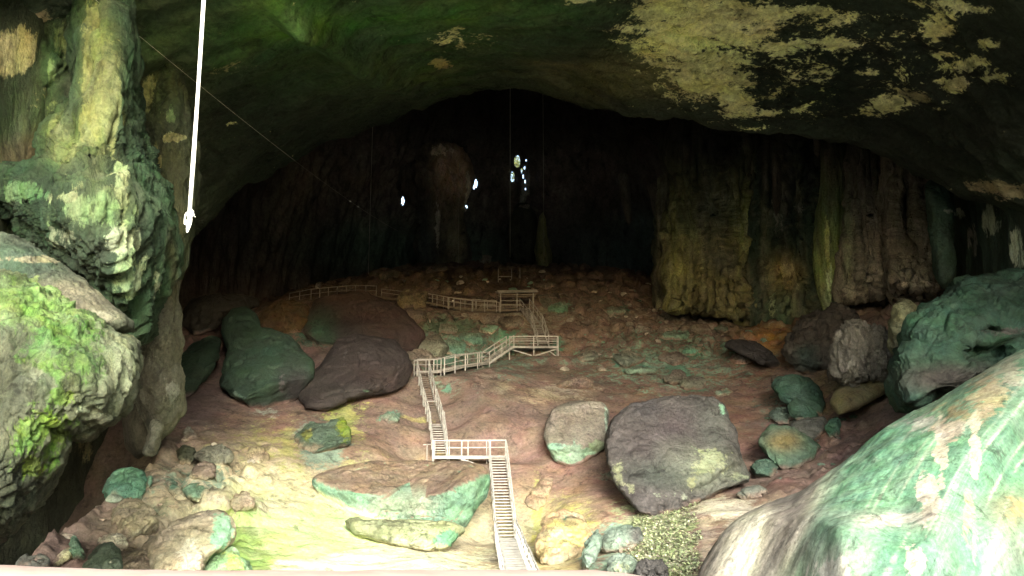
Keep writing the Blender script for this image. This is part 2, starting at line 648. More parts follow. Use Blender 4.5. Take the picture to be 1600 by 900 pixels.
add_path(W(780, 484, 97), W(836, 484, 97), 1.5, 0.5)
hh = [(778, 485, 96.4), (741, 483, 97.2), (705, 479, 98.6), (671, 472, 101), (630, 468, 103.2), (592, 463, 105)]
for s_, e_ in zip(hh[:-1], hh[1:]):
    add_path(W(*s_), W(*e_), 0.9, 0.45)
hh = [(588, 462, 105.2), (555, 461, 105.4), (541, 462, 105.6), (513, 464, 106), (486, 467, 106), (468, 470, 106), (452, 473, 106)]
for s_, e_ in zip(hh[:-1], hh[1:]):
    add_path(W(*s_), W(*e_), 0.9, 0.4)


def follow_paths(x, y, z):
    num = np.zeros_like(z)
    den = np.zeros_like(z)
    wm = np.zeros_like(z)
    for p, q, hw, drop in PATHS:
        e = q - p
        t = np.clip(((x - p[0]) * e[0] + (y - p[1]) * e[1]) / (e[0] ** 2 + e[1] ** 2), 0, 1)
        dx = x - (p[0] + t * e[0])
        dy = y - (p[1] + t * e[1])
        ds = np.sqrt(dx * dx + dy * dy)
        w = 1 / (ds ** 2 + 0.2) ** 3
        num += w * (p[2] + t * e[2] - drop)
        den += w
        wm = np.maximum(wm, 1 - sst(hw, hw + 3.5, ds))
    return z * (1 - wm) + wm * num / np.maximum(den, 1e-12), wm


_pit = W([20, 72, 150, 205, 252, 262], [905, 866, 782, 735, 697, 640], [33, 37, 42, 46, 52.5, 64])
PITX, PITY = _pit[:, 0], _pit[:, 1]


def ground_z(x, y):
    x = np.asarray(x, float)
    y = np.asarray(y, float)
    xc = np.clip(x, -75, 75)
    yc = np.clip(y, -35, 155)
    z = g_tps(xc, yc)
    # unseen rise opposite the cave mouth, added to block low sky light
    z = z + 15 * sst(-45, -130, y) + 0.0 * x
    # deep gap below the left wall
    xb = np.interp(y, PITY, PITX)
    z = z - 17 * sst(-0.3, 3.0, xb - x) * sst(33.0, 36.0, y) * sst(75, 62, y)
    return z


def ground_noise(P):
    px, py = proj(P)
    rub = sst(600, 520, py) * (P[..., 1] > 60)
    n = 0.30 * fbm(P * S(0.22, 0.22, 0.22), 3, 1) + 0.16 * fbm(P * S(0.7), 4, 2) + 0.10 * ridged(P * S(0.5, 0.35, 0.5), 3, 12)
    f1, f2, idv = worley(P * S(0.55, 0.42, 0.55) + 0.25 * fbm(P * S(0.6), 3, 8)[..., None], 4)
    lowleft = sst(500, 330, px) * sst(650, 720, py)
    gul = sst(1150, 1250, px) * (P[..., 1] > 48) * 0.6
    allr = np.maximum(np.maximum(rub, lowleft), gul) * sst(-0.35, 0.15, fbm(P * S(0.12), 3, 33) + 0.25 * rub)
    n = n + allr * (0.95 * (idv - 0.45) * sst(0.02, 0.16, f2 - f1) + 0.25 * sst(0, 0.3, f2 - f1))
    f1, f2, idv = worley(P * S(1.3, 1.1, 1.3) + 0.25 * fbm(P * S(1.3), 3, 9)[..., None], 5)
    n = n + (0.06 + 0.94 * allr) * 0.45 * (idv - 0.4) * sst(0.02, 0.16, f2 - f1)
    f1, f2, idv = worley(P * S(3.0, 2.4, 3.0), 6)
    n = n + (0.10 + 0.90 * allr) * 0.14 * (idv - 0.4) * sst(0.02, 0.2, f2 - f1)
    return n


def graded(lo, hi, step, far, growth=1.25):
    a = list(np.arange(lo, hi + 1e-6, step))
    s, v = step, a[-1]
    up = []
    while v < far:
        s *= growth
        v += s
        up.append(v)
    s, v = step, a[0]
    dn = []
    while v > -far:
        s *= growth
        v -= s
        dn.append(v)
    return np.array(dn[::-1] + a + up)


gx = graded(-42, 46, 0.2, 600)
gy = graded(29, 122, 0.21, 600)
GX, GY = np.meshgrid(gx, gy)
GZ = ground_z(GX, GY)
P = np.stack([GX, GY, GZ], -1)
inside = (np.abs(GX) < 60) & (GY > 10) & (GY < 160)
nz = np.zeros_like(GZ)
nz[inside] = ground_noise(P[inside])
P[..., 2] += nz
reg = (np.abs(P[..., 0]) < 45) & (P[..., 1] > 29) & (P[..., 1] < 118)
zf, wf_ = follow_paths(P[reg][:, 0], P[reg][:, 1], P[reg][:, 2])
tmp = P[..., 2].copy()
tmp[reg] = zf
P[..., 2] = tmp
GROUND_Z = P[..., 2].copy()


def ground_at(x, y):
    x = np.asarray(x, float)
    y = np.asarray(y, float)
    j = np.clip(np.searchsorted(gx, x) - 1, 0, len(gx) - 2)
    i = np.clip(np.searchsorted(gy, y) - 1, 0, len(gy) - 2)
    u = (x - gx[j]) / (gx[j + 1] - gx[j])
    v = (y - gy[i]) / (gy[i + 1] - gy[i])
    Zg = GROUND_Z
    return (Zg[i, j] * (1 - u) + Zg[i, j + 1] * u) * (1 - v) + (Zg[i + 1, j] * (1 - u) + Zg[i + 1, j + 1] * u) * v


def ground_depth(px, py):
    d = np.arange(30, 130, 0.15)
    q = W(np.full_like(d, px), np.full_like(d, py), d)
    below = q[:, 2] < ground_at(q[:, 0], q[:, 1])
    k = np.argmax(below)
    return float(d[k]) if below.any() else None


GNDCOL = None
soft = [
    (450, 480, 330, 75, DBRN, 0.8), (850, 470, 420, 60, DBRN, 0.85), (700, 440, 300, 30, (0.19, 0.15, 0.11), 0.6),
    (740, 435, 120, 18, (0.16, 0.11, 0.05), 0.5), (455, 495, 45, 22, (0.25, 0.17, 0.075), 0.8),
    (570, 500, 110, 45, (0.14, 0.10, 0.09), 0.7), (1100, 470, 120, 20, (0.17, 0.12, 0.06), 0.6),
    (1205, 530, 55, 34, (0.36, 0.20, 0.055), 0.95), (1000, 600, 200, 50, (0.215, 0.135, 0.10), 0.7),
    (860, 590, 90, 40, (0.22, 0.155, 0.115), 0.7), (1150, 640, 60, 70, (0.26, 0.155, 0.11), 0.8),
    (1300, 700, 120, 50, (0.34, 0.23, 0.20), 0.8), (1450, 600, 130, 60, (0.28, 0.195, 0.175), 0.9),
    (1330, 600, 60, 50, (0.23, 0.19, 0.10), 0.7), (1290, 650, 18, 45, (0.42, 0.27, 0.13), 0.7),
    (330, 560, 50, 60, (0.21, 0.12, 0.095), 0.8), (310, 640, 45, 35, (0.105, 0.09, 0.105), 0.85),
    (720, 640, 130, 70, (0.245, 0.178, 0.145), 0.8), (420, 580, 170, 70, (0.14, 0.10, 0.092), 0.85), (640, 720, 150, 35, (0.30, 0.21, 0.15), 0.6),
    (400, 650, 80, 25, (0.26, 0.165, 0.13), 0.7),
    (840, 720, 40, 60, (0.27, 0.18, 0.14), 0.8), (780, 800, 60, 60, (0.28, 0.185, 0.145), 0.85), (880, 760, 60, 40, (0.32, 0.185, 0.14), 0.85),
    (930, 800, 50, 40, (0.33, 0.19, 0.145), 0.8), (880, 830, 55, 55, (0.42, 0.35, 0.17), 0.7),
    (940, 890, 50, 30, PINK, 0.7), (1200, 790, 60, 20, (0.52, 0.38, 0.27), 0.8),
    (330, 740, 110, 45, (0.56, 0.48, 0.33), 0.8), (430, 760, 110, 60, (0.60, 0.54, 0.32), 0.85), (220, 740, 80, 45, (0.46, 0.39, 0.28), 0.75), (280, 810, 100, 50, (0.52, 0.46, 0.32), 0.7),
    (110, 820, 70, 60, (0.20, 0.14, 0.115), 0.8), (560, 850, 260, 80, (0.74, 0.76, 0.46), 0.92), (640, 870, 120, 40, PALE, 0.5),
    (740, 870, 60, 40, (0.45, 0.34, 0.22), 0.7), (400, 870, 90, 60, (0.40, 0.52, 0.20), 0.7),
]
crisp = [
    (540, 655, 32, 30, (0.40, 0.43, 0.13), 0.9), (500, 690, 40, 34, (0.24, 0.33, 0.25)), (445, 690, 14, 26, (0.42, 0.40, 0.17), 0.85),
    (610, 653, 14, 7, TEAL), (648, 655, 22, 5, (0.45, 0.40, 0.13)), (400, 692, 55, 6, (0.40, 0.37, 0.16), 0.65), (540, 720, 40, 10, (0.40, 0.39, 0.17), 0.65),
    (470, 830, 120, 44, LIME), (590, 880, 170, 30, (0.80, 0.84, 0.56)), (390, 850, 40, 70, (0.36, 0.52, 0.16)),
    (420, 770, 60, 20, (0.60, 0.60, 0.34)), (440, 800, 40, 22, (0.60, 0.58, 0.36), 0.9), (640, 845, 60, 14, (0.60, 0.58, 0.36), 0.8),
    (885, 830, 40, 38, (0.56, 0.52, 0.18)), (862, 880, 50, 24, (0.58, 0.50, 0.24)), (835, 800, 8, 50, (0.5, 0.48, 0.16)),
    (918, 856, 16, 38, (0.30, 0.46, 0.34)), (975, 840, 36, 24, (0.28, 0.44, 0.33)), (965, 880, 30, 20, (0.28, 0.42, 0.3)), (1025, 840, 62, 50, (0.40, 0.47, 0.25)), (1010, 895, 60, 24, (0.40, 0.47, 0.25)),
    (690, 560, 30, 12, TEAL, 0.9), (660, 545, 26, 14, TEAL), (740, 535, 34, 9, TEAL), (700, 510, 50, 16, (0.16, 0.24, 0.16), 0.9), (780, 520, 28, 10, TEAL, 0.9),
    (640, 500, 34, 12, (0.19, 0.18, 0.12), 0.8), (870, 480, 12, 12, PTEAL), (850, 485, 14, 10, (0.36, 0.33, 0.24), 0.9), (960, 487, 24, 7, TEAL),
    (1055, 525, 22, 7, TEAL), (1085, 548, 20, 9, TEAL), (985, 560, 28, 12, TEAL, 0.9), (1005, 578, 30, 7, TEAL), (1060, 575, 22, 9, TEAL), (1128, 612, 14, 5, TEAL),
    (1080, 606, 18, 5, TEAL), (870, 535, 14, 14, TEAL, 0.8), (920, 560, 22, 8, (0.22, 0.3, 0.22), 0.8),
    (790, 598, 14, 8, (0.40, 0.33, 0.24), 0.8), (850, 615, 40, 12, (0.45, 0.37, 0.25), 0.75), (692, 608, 9, 5, TEAL), (760, 590, 22, 16, (0.38, 0.3, 0.23), 0.65),
    (960, 745, 18, 10, (0.26, 0.36, 0.27), 0.9), (400, 640, 24, 6, (0.36, 0.4, 0.34), 0.6), (500, 520, 36, 14, DTEAL), (520, 500, 20, 22, (0.08, 0.17, 0.12)),
    (730, 540, 150, 60, (0.22, 0.35, 0.25), 0.64), (1040, 560, 160, 60, (0.22, 0.35, 0.25), 0.62), (800, 500, 250, 60, (0.34, 0.32, 0.25), 0.52), (1050, 500, 200, 50, (0.36, 0.32, 0.25), 0.52), (930, 470, 120, 30, (0.22, 0.19, 0.14), 0.55), (880, 610, 60, 18, (0.42, 0.36, 0.27), 0.62), (460, 700, 120, 50, (0.42, 0.42, 0.16), 0.55), (330, 760, 120, 50, (0.27, 0.36, 0.25), 0.58), (1230, 640, 60, 60, (0.15, 0.2, 0.15), 0.55),
    (1130, 790, 70, 16, (0.62, 0.58, 0.44)), (1160, 850, 20, 60, (0.66, 0.62, 0.5)), (1105, 840, 14, 60, (0.44, 0.36, 0.27), 0.9),
    (250, 790, 40, 14, (0.40, 0.40, 0.26), 0.7), (330, 790, 50, 10, PALE, 0.8), (600, 760, 120, 24, (0.45, 0.33, 0.22), 0.55),
    (680, 720, 14, 4, (0.45, 0.38, 0.12)), (1020, 500, 120, 30, (0.26, 0.19, 0.13), 0.5), (940, 500, 40, 6, (0.36, 0.31, 0.24), 0.7), (820, 460, 200, 14, (0.22, 0.17, 0.10), 0.55),
]
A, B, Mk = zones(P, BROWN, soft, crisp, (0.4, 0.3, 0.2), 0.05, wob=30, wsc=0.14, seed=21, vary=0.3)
out = (P[..., 1].ravel() < 12)
wo = sst(16, 4, P[..., 1].ravel())[:, None]
A = A * (1 - wo) + np.array((0.52, 0.52, 0.36)) * wo  # unseen ground at the mouth made pale to bounce light onto the ceiling
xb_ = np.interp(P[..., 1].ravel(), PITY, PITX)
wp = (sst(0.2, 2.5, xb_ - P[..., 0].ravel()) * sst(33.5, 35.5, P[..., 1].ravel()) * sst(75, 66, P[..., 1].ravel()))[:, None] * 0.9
A = A * (1 - wp) + np.array((0.045, 0.036, 0.03)) * wp  # shade in the gap painted into the ground colour
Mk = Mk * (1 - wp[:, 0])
wf = sst(-40, -60, P[..., 1].ravel())[:, None]
A = A * (1 - wf) + np.array((0.05, 0.08, 0.03)) * wf
Mk = Mk * (1 - wo[:, 0])
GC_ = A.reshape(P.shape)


def ground_colour(Pf):
    j = np.clip(np.searchsorted(gx, Pf[:, 0]) - 1, 0, len(gx) - 1)
    i = np.clip(np.searchsorted(gy, Pf[:, 1]) - 1, 0, len(gy) - 1)
    return GC_[i, j]


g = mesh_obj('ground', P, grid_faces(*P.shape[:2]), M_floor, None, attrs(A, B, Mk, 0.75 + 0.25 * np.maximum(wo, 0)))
tag(g, kind='structure')

# ================================================================== CEILING
lip = [(180, 450, 58), (240, 405, 60), (275, 372, 62), (300, 342, 64), (345, 308, 67), (400, 272, 70), (460, 238, 73), (520, 208, 76), (600, 178, 80), (660, 152, 82),
       (720, 137, 83), (790, 129, 84), (870, 128, 84), (892, 140, 81), (910, 154, 76), (1000, 165, 69), (1130, 181, 64), (1250, 195, 62), (1330, 207, 62), (1400, 240, 62), (1450, 272, 62), (1600, 330, 58)]
lx = W([l[0] for l in lip], [l[1] for l in lip], [l[2] for l in lip])
cc = [(-100, -40, 27), (60, -40, 30), (200, -40, 33), (400, -40, 37), (600, -40, 40), (800, -40, 42), (1000, -40, 46), (1200, -40, 46), (1400, -40, 43), (1700, -40, 34),
      (320, 100, 42), (300, 230, 53), (450, 150, 56), (600, 85, 56), (800, 65, 57), (900, 110, 68), (1000, 110, 62), (1100, 100, 57), (1300, 100, 54), (1500, 110, 49), (1600, 170, 47), (1600, 260, 51), (1500, 230, 55), (1400, 180, 58), (500, 60, 48), (1000, 30, 52)]
cx_ = W([c[0] for c in cc], [c[1] for c in cc], [c[2] for c in cc])
ca = [(-30, -7, 24), (-15, -7, 27), (0, -7, 31), (15, -7, 31), (30, -7, 25), (48, -7, 17), (-46, -7, 14), (-46, 40, 8), (-48, 70, 6), (50, 40, 11), (54, 65, 10), (0, 15, 25), (-15, 15, 23), (18, 15, 24), (40, 20, 16)]
cp = np.vstack([lx, cx_, np.array(ca, float)])
c_tps = tps(cp[:, :2], cp[:, 2], 0.004)
order = np.argsort(lx[:, 0])
lipx, lipy = lx[order, 0], lx[order, 1]


def ceil_grid(nx=420, ny=420):
    xs = np.linspace(-52, 56, nx)
    s = np.linspace(0, 1, ny)
    yl = np.interp(xs, lipx, lipy)
    kk = np.hanning(23)
    yl = np.convolve(np.pad(yl, 11, mode='edge'), kk / kk.sum(), 'valid')
    X = np.tile(xs, (ny, 1))
    Y = -7 + s[:, None] * (yl + 7)[None]
    Z = c_tps(X, Y)
    P = np.stack([X, Y, Z], -1)
    # back of the lip, rising into the roof of the far chamber
    rows = []
    for k, (dy, dz) in enumerate([(0.5, 0.15), (1.0, 0.6), (1.5, 1.8), (2.0, 4), (2.6, 9), (3.2, 18), (4, 45), (4, 90)]):
        q = P[-1].copy()
        q[:, 1] += dy
        q[:, 2] += dz
        rows.append(q)
    front = []
    for (dy, dz) in [(-0.5, 60), (-0.5, 25), (-0.5, 8), (-0.4, 2), (-0.2, 0.5)]:
        q = P[0].copy()
        q[:, 1] += dy
        q[:, 2] += dz
        front.append(q)
    return np.concatenate([np.array(front), P, np.array(rows)], 0)


P = ceil_grid()
N = grid_normals(P)
N = np.where(N[..., 2:3] > 0, -N, N)
nfix = np.ones(P.shape[:2])
nfix[-4:] = 0.3
dsp = 1.0 * fbm(P * S(0.07, 0.07, 0.1), 3, 50) + 0.75 * ridged(P * S(0.16, 0.3, 0.25), 4, 51) + 0.3 * ridged(P * S(0.6, 0.9, 0.8), 4, 52)
px, py = proj(P)
scal = np.exp(-(((px - 1130) / 230) ** 2 + ((py - 60) / 130) ** 2))
dsp = dsp + scal * 0.85 * ridged(P * S(0.36, 1.0, 0.5), 4, 53)
# hanging ridge that runs diagonally from the upper left
lx_, ly_ = px - 430, py - 0
dd = np.abs(ly_ * 170 - lx_ * 100) / math.hypot(170, 100)
dsp = dsp + 1.2 * np.exp(-(dd / 18) ** 2) * sst(380, 450, px) * sst(700, 560, px)
P = P + N * (dsp * nfix)[..., None]
YEL2 = (0.83, 0.83, 0.38)
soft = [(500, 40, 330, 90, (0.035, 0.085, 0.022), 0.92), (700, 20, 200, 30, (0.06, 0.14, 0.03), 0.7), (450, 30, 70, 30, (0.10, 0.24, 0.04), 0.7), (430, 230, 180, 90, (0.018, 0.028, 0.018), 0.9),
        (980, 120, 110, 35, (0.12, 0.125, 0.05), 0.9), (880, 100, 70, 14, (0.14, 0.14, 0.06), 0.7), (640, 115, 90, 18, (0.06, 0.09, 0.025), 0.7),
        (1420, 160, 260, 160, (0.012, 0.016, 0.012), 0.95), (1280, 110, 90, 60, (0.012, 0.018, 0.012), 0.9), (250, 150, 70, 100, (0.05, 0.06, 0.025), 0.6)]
crisp = [(1110, 30, 95, 46, YEL2), (1060, 60, 62, 40, YEL2), (1110, 110, 70, 45, YEL2), (1155, 150, 34, 24, YEL2), (1050, 20, 60, 30, YEL2), (1220, 70, 60, 14, YEL2, 0.85), (1190, 20, 60, 18, YEL2, 0.9), (1270, 12, 40, 9, YEL2, 0.9),
         (1350, 122, 18, 6, YEL2, 0.9), (1390, 165, 34, 13, YEL2, 0.9), (1430, 150, 26, 12, (0.34, 0.31, 0.16), 0.85), (1490, 128, 32, 13, YEL2, 0.9), (1510, 95, 30, 12, YEL2, 0.9), (1475, 76, 18, 6, YEL2, 0.9), (1460, 35, 26, 15, YEL2, 0.9),
         (1490, 8, 50, 9, YEL2, 0.9), (1300, 70, 30, 14, YEL2, 0.85), (1330, 122, 14, 6, YEL2, 0.8), (1260, 160, 30, 6, YEL2, 0.7), (1560, 290, 46, 10, (0.42, 0.36, 0.2), 0.95), (1590, 300, 40, 12, (0.42, 0.36, 0.2), 0.9), (1210, 160, 22, 6, YEL2, 0.75),
         (690, 97, 13, 9, (0.55, 0.50, 0.18)), (692, 66, 7, 6, YEL2, 0.9), (720, 60, 50, 14, YEL2, 0.55), (905, 3, 26, 9, YEL2, 0.9), (360, 187, 12, 4, YEL2, 0.85), (20, 70, 60, 40, (0.45, 0.36, 0.17), 0.95),
         (240, 140, 40, 40, (0.38, 0.32, 0.15), 0.7), (275, 215, 26, 8, (0.38, 0.32, 0.15), 0.8), (360, 105, 30, 8, (0.3, 0.3, 0.14), 0.6), (1160, 190, 60, 5, YEL2, 0.6), (1540, 60, 26, 8, YEL2, 0.8), (1420, 120, 140, 60, YEL2, 0.40), (1250, 110, 110, 60, YEL2, 0.45), (1350, 50, 200, 50, YEL2, 0.38), (1300, 20, 60, 16, YEL2, 0.6), (1550, 120, 30, 20, YEL2, 0.6), (1000, 30, 40, 14, YEL2, 0.85), (980, 60, 40, 20, YEL2, 0.6)]
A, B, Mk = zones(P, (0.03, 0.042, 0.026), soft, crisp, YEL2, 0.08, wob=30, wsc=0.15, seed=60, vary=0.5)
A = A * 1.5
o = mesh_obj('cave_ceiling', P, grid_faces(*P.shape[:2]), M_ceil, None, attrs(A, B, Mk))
tag(o, kind='structure')

# ================================================================== FAR CHAMBER WALL
na, nh = 1000, 260
tt = np.linspace(-1, 1, na)
ph = math.radians(95) - math.radians(115) * (0.35 * tt + 0.65 * np.sign(tt) * np.abs(tt) ** 2.2)
hz = np.linspace(0, 1, nh)
hz = 0.5 * hz + 0.5 * (0.62 + 0.5 * np.sign(2 * hz - 1.24) * np.abs(hz - 0.62) ** 1.6 / 0.62 ** 0.6)
hz = np.clip((hz - hz[0]) / (hz[-1] - hz[0]), 0, 1)
zz = -8 + 74 * hz
rad = np.where(zz > 16, np.sqrt(np.clip(1 - ((zz - 16) / 50.05) ** 2, 0, 1)), 1.0)
X = 2 + 46 * np.cos(ph)[None] * rad[:, None]
Y = 92 + 56 * np.sin(ph)[None] * np.where(np.sin(ph)[None] > 0, rad[:, None], 0.45)
Z = np.tile(zz[:, None], (1, na))
P = np.stack([X, Y, Z], -1)
N = grid_normals(P)
cen = np.array([2, 92, 20])
if ((N * (P - cen)).sum(-1)).mean() > 0:
    N = -N
dsp = 2.6 * fbm(P * S(0.09, 0.09, 0.03), 3, 70) + 1.3 * ridged(P * S(0.25, 0.25, 0.05), 4, 71) + 0.3 * fbm(P * S(0.8, 0.8, 0.3), 4, 72)
P = P + N * dsp[..., None]
px, py = proj(P)
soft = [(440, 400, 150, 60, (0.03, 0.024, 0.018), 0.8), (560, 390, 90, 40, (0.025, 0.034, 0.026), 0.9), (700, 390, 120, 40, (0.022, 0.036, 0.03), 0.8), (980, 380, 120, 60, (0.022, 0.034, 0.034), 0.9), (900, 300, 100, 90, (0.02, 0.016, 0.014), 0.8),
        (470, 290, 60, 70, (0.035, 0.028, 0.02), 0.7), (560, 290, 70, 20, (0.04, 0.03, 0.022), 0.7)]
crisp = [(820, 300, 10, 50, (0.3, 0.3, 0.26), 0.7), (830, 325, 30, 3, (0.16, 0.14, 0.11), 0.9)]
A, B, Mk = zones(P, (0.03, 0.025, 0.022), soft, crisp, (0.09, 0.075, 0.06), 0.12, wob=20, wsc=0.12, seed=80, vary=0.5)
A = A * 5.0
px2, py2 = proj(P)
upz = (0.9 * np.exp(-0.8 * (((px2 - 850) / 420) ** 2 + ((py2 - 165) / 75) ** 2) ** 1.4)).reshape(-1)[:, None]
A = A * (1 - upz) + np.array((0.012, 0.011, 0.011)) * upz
fx = (px[:-1, :-1] + px[1:, 1:]) / 2
fy = (py[:-1, :-1] + py[1:, 1:]) / 2
far = (P[:-1, :-1, 1] > 110)
keep = np.ones(fx.shape, bool)
for (cx, cy, rx, ry) in [(741.5, 287, 4.2, 7.5), (728, 324, 2.0, 3), (629.5, 314, 2.2, 6.5), (808, 253, 5, 9), (801, 277, 3, 8), (815, 266, 1.6, 4), (819.5, 262, 0.9, 2.2), (817.5, 276, 1.1, 3), (820.5, 284, 0.9, 2), (822, 251, 0.9, 1.6), (821, 295, 0.8, 1.6)]:
    wv = 0.35 * fbm(np.stack([fx, fy, 0 * fx], -1) * 0.25, 3, 13)
    hole = (((fx - cx) / rx) ** 2 + ((fy - cy) / ry) ** 2 + 1.6 * wv < 1) & far
    keep &= ~hole
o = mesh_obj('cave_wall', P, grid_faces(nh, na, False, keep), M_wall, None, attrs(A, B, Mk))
tag(o, kind='structure')


# side walls near the mouth
def side_wall(name, xf, y0, y1, z0, z1, soft, crisp, base, seed, ny=420, nzv=220):
    Yv = np.linspace(y0, y1, ny)
    Zv = np.linspace(z0, z1, nzv)
    YY, ZZ = np.meshgrid(Yv, Zv)
    XX = xf(YY, ZZ)
    P = np.stack([XX, YY, ZZ], -1)
    sgn = 1.0 if XX.mean() < 0 else -1.0
    dsp = 1.3 * fbm(P * S(0.1, 0.1, 0.06), 3, seed) + 0.6 * ridged(P * S(0.3, 0.3, 0.1), 4, seed + 1) + 0.18 * fbm(P * S(0.9, 0.9, 0.5), 4, seed + 2)
    P[..., 0] += sgn * dsp
    A, B, Mk = zones(P, base, soft, crisp, (0.35, 0.33, 0.16), 0.1, wob=22, wsc=0.25, seed=seed + 4, vary=0.5)
    o = mesh_obj(name, P, grid_faces(nzv, ny), M_drip, None, attrs(A, B, Mk))
    tag(o, kind='structure')
    return o


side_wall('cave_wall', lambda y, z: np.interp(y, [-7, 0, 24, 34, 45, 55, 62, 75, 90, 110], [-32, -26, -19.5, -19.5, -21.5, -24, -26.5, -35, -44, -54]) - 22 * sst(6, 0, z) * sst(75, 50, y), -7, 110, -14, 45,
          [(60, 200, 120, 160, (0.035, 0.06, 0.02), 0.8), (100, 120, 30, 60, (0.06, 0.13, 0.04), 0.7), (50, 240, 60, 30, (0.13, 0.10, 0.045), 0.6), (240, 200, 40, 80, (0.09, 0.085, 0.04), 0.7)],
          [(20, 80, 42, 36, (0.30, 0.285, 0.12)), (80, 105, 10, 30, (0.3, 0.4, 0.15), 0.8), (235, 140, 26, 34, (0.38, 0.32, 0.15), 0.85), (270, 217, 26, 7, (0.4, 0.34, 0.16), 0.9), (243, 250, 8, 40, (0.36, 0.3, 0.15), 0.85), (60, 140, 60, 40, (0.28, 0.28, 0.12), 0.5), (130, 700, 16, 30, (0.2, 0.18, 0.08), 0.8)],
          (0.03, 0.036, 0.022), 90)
side_wall('cave_wall', lambda y, z: np.interp(y, [-7, 0, 30, 58, 75, 90, 110], [42, 36, 34, 36, 41, 48, 58]), -7, 110, -14, 45,
          [(1540, 370, 80, 70, (0.03, 0.055, 0.04), 0.9)],
          [(1550, 350, 12, 26, (0.36, 0.42, 0.32), 0.85), (1590, 390, 10, 30, (0.36, 0.42, 0.32), 0.85), (1490, 335, 16, 8, (0.3, 0.36, 0.3), 0.8), (1570, 300, 40, 10, (0.42, 0.36, 0.2), 0.8), (1515, 375, 6, 24, (0.3, 0.3, 0.25), 0.8)],
          (0.025, 0.034, 0.027), 95)

# rock of the mountain above the cave
hx = np.linspace(-110, 110, 60)
hy = np.linspace(-7.3, 120, 50)
HX, HY = np.meshgrid(hx, hy)
HZ = 70 + 8 * fbm(np.stack([HX, HY, 0 * HX], -1) * S(0.03), 3, 99)
top = np.stack([HX, HY, HZ], -1)
A, B, Mk = zones(top, (0.06, 0.085, 0.035), (), (), (0.1, 0.12, 0.05), 0.1, seed=5)
o = mesh_obj('hill', top, grid_faces(50, 60), M_wall, None, attrs(A, B, Mk))
tag(o, kind='structure')
for sx in (-1, 1):
    yv = np.linspace(-7.3, 120, 50)
    zv = np.linspace(-20, 90, 30)
    YY, ZZ = np.meshgrid(yv, zv)
    q = np.stack([sx * (np.full_like(YY, 95) + 3 * fbm(np.stack([YY, ZZ, 0 * YY], -1) * S(0.05), 3, 7)), YY, ZZ], -1)
    A, B, Mk = zones(q, (0.06, 0.085, 0.035), (), (), (0.1, 0.12, 0.05), 0.1, seed=5)
    tag(mesh_obj('hill', q, grid_faces(30, 50), M_wall, None, attrs(A, B, Mk)), kind='structure')
    # cliff beside the mouth
    xv = np.linspace(28, 97, 50)
    XX, ZZ = np.meshgrid(xv, zv)
    q = np.stack([sx * XX, -7.2 + 1.5 * fbm(np.stack([XX, ZZ, 0 * XX], -1) * S(0.1), 3, 17), ZZ], -1)
    A, B, Mk = zones(q, (0.25, 0.24, 0.19), (), (), (0.1, 0.12, 0.05), 0.25, seed=5)
    tag(mesh_obj('cliff', q, grid_faces(30, 50), M_drip, None, attrs(A, B, Mk)), kind='structure')

def boulder(*a_, **k_):
    k_.setdefault('sit', True)
    if k_.get('tilt', 0) and a_[0] == 'boulder':
        k_['tilt'] = k_['tilt'] + 0.55
    k_.setdefault('crag', 0.22)
    k_.setdefault('chk', (0.78, 0.96))
    k_.setdefault('chis', 6)
    return rock(*a_, **k_)


def mound_streaks(P, A, B, M):
    px, py = proj(P)
    sh = 0.5 + 0.15 * sst(760, 640, py)
    s1 = fbm(np.stack([(px + sh * (py - 800)) * 0.035, py * 0.004, 0 * px], -1), 4, 5)
    s2 = fbm(np.stack([(px + sh * (py - 800)) * 0.10, py * 0.008, 0 * px + 4], -1), 4, 6)
    w = (sst(0.05, 0.35, s1) * 0.55)[:, None]
    A = A * (1 - w) + np.array((0.264, 0.448, 0.279)) * w
    w = (sst(0.1, 0.4, -s1 + 0.4 * s2) * 0.5)[:, None]
    A = A * (1 - w) + np.array((0.079, 0.185, 0.113)) * w
    w = (sst(0.12, 0.4, s2) * 0.6 * sst(0.0, 0.3, s1 + 0.15))[:, None]
    A = A * (1 - w) + np.array((0.46, 0.47, 0.37)) * w
    w = sst(1300, 1235, px + 40 * s1 + 0.35 * (py - 820))[:, None] * 0.92
    g_ = np.array((0.23, 0.20, 0.175)) * (1 + 0.6 * s2)[:, None]
    cw = (np.exp(-(((px - 1165 + 0.25 * (py - 850)) / 26) ** 2)) * sst(780, 815, py) + 0.8 * np.exp(-(((px - 1235 + 0.5 * (py - 870)) / 16) ** 2)))[:, None] * np.clip(1 + 1.2 * s2, 0, 1.2)[:, None]
    cw = np.clip(cw, 0, 1)
    g_ = g_ * (1 - cw) + np.array((0.62, 0.60, 0.46)) * cw
    A = A * (1 - w) + g_ * w
    s3 = fbm(np.stack([(px + sh * (py - 800)) * 0.32, py * 0.03, 0 * px + 9], -1), 4, 8)
    A = A * (1 + 0.35 * s2 + 0.6 * s3)[:, None]
    return A, B, M


def drip_streaks(k=1.0, tones=((0.24, 0.215, 0.10), (0.07, 0.115, 0.07), (0.24, 0.205, 0.17), (0.36, 0.34, 0.21))):
    def f(P, A, B, M):
        px, py = proj(P)
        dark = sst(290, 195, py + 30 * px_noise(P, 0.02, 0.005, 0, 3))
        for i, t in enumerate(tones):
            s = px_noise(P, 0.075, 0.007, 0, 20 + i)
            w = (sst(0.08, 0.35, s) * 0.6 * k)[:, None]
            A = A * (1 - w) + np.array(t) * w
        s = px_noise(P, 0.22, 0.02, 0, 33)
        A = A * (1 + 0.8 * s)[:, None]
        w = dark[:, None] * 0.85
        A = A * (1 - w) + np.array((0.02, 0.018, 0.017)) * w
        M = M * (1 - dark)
        return A, B, M
    return f


